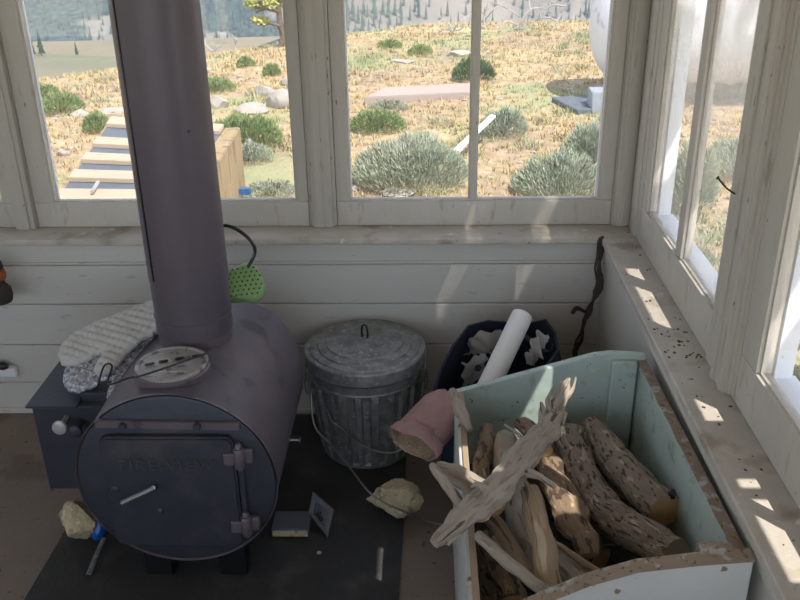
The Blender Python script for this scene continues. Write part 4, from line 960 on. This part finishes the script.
# field rocks and slab
def frock(label, px_, py_, wpx, hpx, seed, m=None, name='field_rock', dy=1.):
    p = at(px_, py_, z=GZ); s_ = (p-Vector((0, 0, H))).length/F; g = gz(p.x, p.y); bm = B(); rock(bm, (p.x, p.y, g+hpx*s_*.15), (wpx*s_/2, wpx*s_/2*.7*dy, hpx*s_*.55), seed, 9, .15, 3)
    return tag(link(name, bm, m or M['gravelrock'], smooth=25), label, 'rock')
for i, (l_, a_, b_, c_, d_) in enumerate([
    ('large white rock at the right edge of the left window', 283, 104, 34, 26), ('pinkish flat rock beside the flue pipe', 250, 110, 40, 14), ('white rock low beside the flue pipe', 218, 106, 22, 16),
    ('grey-white rock under the pine', 266, 92, 26, 14), ('pale boulder in front of the pine, right', 290, 84, 18, 14), ('white rock left of the wooden platform', 64, 156, 13, 10), ('long pale rock at the far end of the wooden platform', 112, 114, 34, 8),
    ('pale rock in the left window near the bushes', 80, 118, 26, 8), ('white rock in the grass by the thin muntin', 458, 55, 28, 9), ('small grey stones in the dry grass of the middle window', 402, 62, 26, 5),
    ('pale stone under the big sagebrush', 355, 192, 16, 7), ('flat pale stone at the bottom of the middle window', 400, 196, 40, 7), ('pale stone outside the nearest right pane', 790, 320, 26, 12), ('stone in the gravel outside the nearest right pane', 784, 350, 18, 9)]): frock(l_, a_, b_, c_, d_, 30+i)
q = [at(364, 97, z=GZ+.08), at(470, 92, z=GZ+.08), at(470, 83, z=GZ+.08), at(385, 87, z=GZ+.08)]
bm = B(); prism(bm, q, (0, 0, -.12), .01); tag(link('stone_slab', bm, mat('pinkish_slab', (.36, .29, .25), .85, scale=4, amount=.2)), 'long flat pinkish concrete slab lying in the grass', 'slab')
bm = B(); a_, b_ = at(456, 151, z=GZ+.12), at(493, 116, z=GZ+.25); box(bm, (0, -.028, -.012), (1, .028, .012), .004); d = b_-a_; rot = d.to_track_quat('X', 'Z').to_matrix()
for v_ in bm.verts: v_.co = a_ + rot @ Vector((v_.co.x*d.length, v_.co.y, v_.co.z))
tag(link('white_board', bm, M['whiteext']), 'narrow white board lying aslant in the sagebrush', 'board')

# wooden platform seen through the left window
ZP = .12
q = [at(52, 200, z=ZP), at(171, 200, z=ZP), at(224, 124, z=ZP), at(111, 116, z=ZP)]
t = thing('wooden_platform', 'low wooden platform with pale boards outside the left window', 'platform', ((q[0]+q[2])/2*1 - Vector((0, 0, ZP-GZ))))
def lp(s_, r_): return (q[0]*(1-s_)+q[1]*s_)*(1-r_) + (q[3]*(1-s_)+q[2]*s_)*r_
rows = []
def rfor(py_): 
    lo, hi = 0, 1
    for _ in range(30):
        m_ = (lo+hi)/2; p = lp(.6, m_); d = p-Vector((0, 0, H)); yy = 300-F*d.dot(CB)/d.dot(fw)
        if yy > py_: lo = m_
        else: hi = m_
    return lo
edges = [205, 190, 181, 172, 163, 157, 149, 140, 131, 122]
bl = [(-.10, rfor(190)), (rfor(180), rfor(172)), (rfor(163), rfor(156)), (rfor(149), rfor(142)), (rfor(135), rfor(127))]
bl = [(-.10, rfor(189)), (rfor(179), rfor(171)), (rfor(162), rfor(155)), (rfor(147), rfor(140)), (rfor(128), 1.0)]
for r0, r1 in bl:
    bm = B(); prism(bm, [lp(0, r0), lp(1, r0), lp(1, r1), lp(0, r1)], (0, 0, -.03), .003); link('plank', bm, M['deckwood'], t)
bm = B(); prism(bm, [lp(.0, -.1)-Vector((0, 0, .032)), lp(1, -.1)-Vector((0, 0, .032)), lp(1, 1)-Vector((0, 0, .032)), lp(0, 1)-Vector((0, 0, .032))], (0, 0, -.02)); link('shadow_stripes', bm, M['slate'], t)  # slate sheet showing between planks paints shadow stripes across the deck
bm = B(); e = lp(1, -.12); f = lp(1, 1.0); dn = Vector((0, 0, -(ZP-GZ)-.06)); sd = Vector((.12, .02, 0))
prism(bm, [e-Vector((0, 0, .03)), f-Vector((0, 0, .03)), f+dn, e+dn], sd, .006); link('side_timber', bm, M['timber'], t)
bm = B(); e = lp(0, -.12); f = lp(0, 1.0); prism(bm, [e-Vector((0, 0, .055)), f-Vector((0, 0, .055)), f+dn, e+dn], (-.04, 0, 0), .004); link('side_board', bm, M['timber'], t)
bm = B(); a_, b_ = at(92, 192, z=ZP+.02), at(98, 182, z=ZP+.02); tube(bm, [a_, b_], .012, 6); tag(link('peeled_twig', bm, M['snag']), 'short pale twig lying on the wooden platform', 'twig')
bm = B(); p = at(246, 197, y=3.02); box(bm, (p.x-.022, 3.0, GB-.012), (p.x+.022, 3.03, GB+.010), .004); tag(link('blue_scrap', bm, mat('light_blue_scrap', (.10, .36, .80), .5)), 'small bright blue scrap on the outer sill of the left window', 'scrap')

# tank
tc_ = at(612, 110, z=GZ); TR = .62; Yt = 9.9
ctr = at(648, 25, y=Yt); cz_ = ctr.z
t = thing('propane_tank', 'big white cylindrical tank lying outside beyond the corner of the room', 'tank', (ctr.x+1.2, Yt, GZ))
bm = B(); prof = []
x_l = at(590, 30, y=Yt).x
for k in range(9): a_ = k/8*PI/2; prof.append((max(.004, TR*math.sin(a_)), -.42*math.cos(a_)))
prof2 = prof + [(TR, 2.6)] + [(max(.004, TR*math.cos(a_)), 2.6+.42*math.sin(a_)) for a_ in [k/8*PI/2 for k in range(1, 9)]]
lathe(bm, [(r, h) for r, h in prof2], (0, 0, 0), 48, 'z'); bmesh.ops.rotate(bm, verts=bm.verts, cent=(0, 0, 0), matrix=Matrix.Rotation(PI/2, 3, 'Y'))
bmesh.ops.translate(bm, verts=bm.verts, vec=(x_l+.42, Yt, cz_)); link('shell', bm, M['tank'], t, 30)
for dx in (.45, 2.2):
    for dy in (-.35, .35):
        bm = B(); box(bm, (x_l+.42+dx-.05, Yt+dy-.04, gz(x_l+dx, Yt)-.05), (x_l+.42+dx+.05, Yt+dy+.04, cz_-TR*.72), .005); link('leg', bm, M['tank'], t)
bm = B()
for k in range(4): 
    a_ = math.radians(-60+k*18); tube(bm, [(x_l+.42-.40*math.cos(a_)*.6-.02, Yt-TR*.55, cz_+TR*(.1+.12*k)), (x_l+.42+.3, Yt-TR*.93, cz_+TR*(.0+.12*k))], .012, 5)
link('ribs', bm, mat('mauve_strap', (.40, .34, .40), .6), t)
p = at(591, 112, z=GZ); bm = B(); g = gz(p.x, p.y); box(bm, (p.x-.02, p.y-.1, g-.03), (p.x+.36, p.y+.16, g+.22), .01); tag(link('support_block', bm, M['block']), 'blue-grey block on the ground under the end of the white tank', 'block')
bm = B(); a_ = at(562, 102, z=GZ+.05); box(bm, (a_.x, a_.y-.35, g-.02), (a_.x+.42, a_.y+.28, g+.05), .01, rot=Matrix.Rotation(.3, 3, 'Z')); tag(link('tank_shadow', bm, M['slate']), 'flat dark slab standing in for the tank shadow on the ground', 'boards')  # dark slab puts the cast shadow of the tank into colour

# low weeds
bm = B(); rn = random.Random(21)
for k in range(420):
    if k % 4 == 3: x, y = rn.uniform(1.3, 8), rn.uniform(1.2, 8)
    else: y = 5 + 11*rn.random(); x = rn.uniform(-.5, .6)*y
    if (-3.0 < x < -.8 and 3.8 < y < 7.8) or y > edge_y(x) or N((x, y, 0), .6, 8) < -.12: continue
    g = gz(x, y); R_ = rn.uniform(.05, .16)
    for j in range(70):
        a_ = rn.uniform(0, 2*PI); r_ = R_*math.sqrt(rn.random()); p = Vector((x+r_*math.cos(a_), y+r_*math.sin(a_), g-.01)); d = Vector((math.cos(a_)*r_/R_*.6+rn.gauss(0, .3), math.sin(a_)*r_/R_*.6+rn.gauss(0, .3), 1)).normalized()*rn.uniform(.3, .8)*R_
        sd = d.cross(Vector((rn.uniform(-1, 1), rn.uniform(-1, 1), .1))).normalized()*.007
        bm.faces.new([bm.verts.new(p-sd), bm.verts.new(p+sd), bm.verts.new(p+d)])
tag(link('low_weeds', bm, mat('weed_leaf', (.26, .29, .17), .8, col2=(.36, .35, .22), scale=1.5, spots=[((.17, .24, .09), 1.2, .54, .06)]), smooth=0, loc=(0, 0, 0)), 'low grey-green weeds scattered among the dry grass', 'weeds', kind='stuff')
# gravel
bm = B(); rn = random.Random(12)
for k in range(900):
    if k % 2: x, y = rn.uniform(1.2, 7), rn.uniform(.5, 7)
    else: y = 4+9*rn.random(); x = rn.uniform(-.55, .6)*y
    if -2.9 < x < -.9 and 3.8 < y < 7.6: continue
    s_ = rn.uniform(.012, .04); r = bmesh.ops.create_icosphere(bm, subdivisions=1, radius=s_); c_ = Vector((x, y, gz(x, y)))
    for v_ in r['verts']: v_.co = Vector((v_.co.x*rn.uniform(.7, 1.3), v_.co.y*rn.uniform(.7, 1.3), v_.co.z*.6)) + c_
tag(link('gravel', bm, M['gravelrock'], smooth=0, loc=(0, 0, 0)), 'small pale stones scattered in the dirt outside', 'gravel', kind='stuff')
# dry grass
bm = B(); rn = random.Random(9)
for k in range(26000):
    if k % 5 == 4: x, y = rn.uniform(1.2, 9), rn.uniform(1.2, 9)
    else: y = 4.5 + 13*rn.random()**.8; x = rn.uniform(-.55, .62)*y*1.05
    if -3.6 < x < .9 and y < 3.3: continue
    if y > edge_y(x)+.5: continue
    if -2.9 < x < -.9 and 3.8 < y < 7.6: continue
    g = gz(x, y); h = rn.uniform(.025, .075)
    for j in range(5):
        a_ = rn.uniform(0, 6.28); d = Vector((math.cos(a_), math.sin(a_), 0)); o_ = Vector((x, y, g-.01))+d*.02; w_ = Vector((-d.y, d.x, 0))*.004*(1+y*.08)
        bm.faces.new([bm.verts.new(o_-w_), bm.verts.new(o_+w_), bm.verts.new(o_+d*h*.6+Vector((0, 0, h)))])
tag(link('dry_grass', bm, M['grass'], smooth=0, loc=(0, 0, 0)), 'dry yellow grass tufts covering the hilltop', 'grass', kind='stuff')
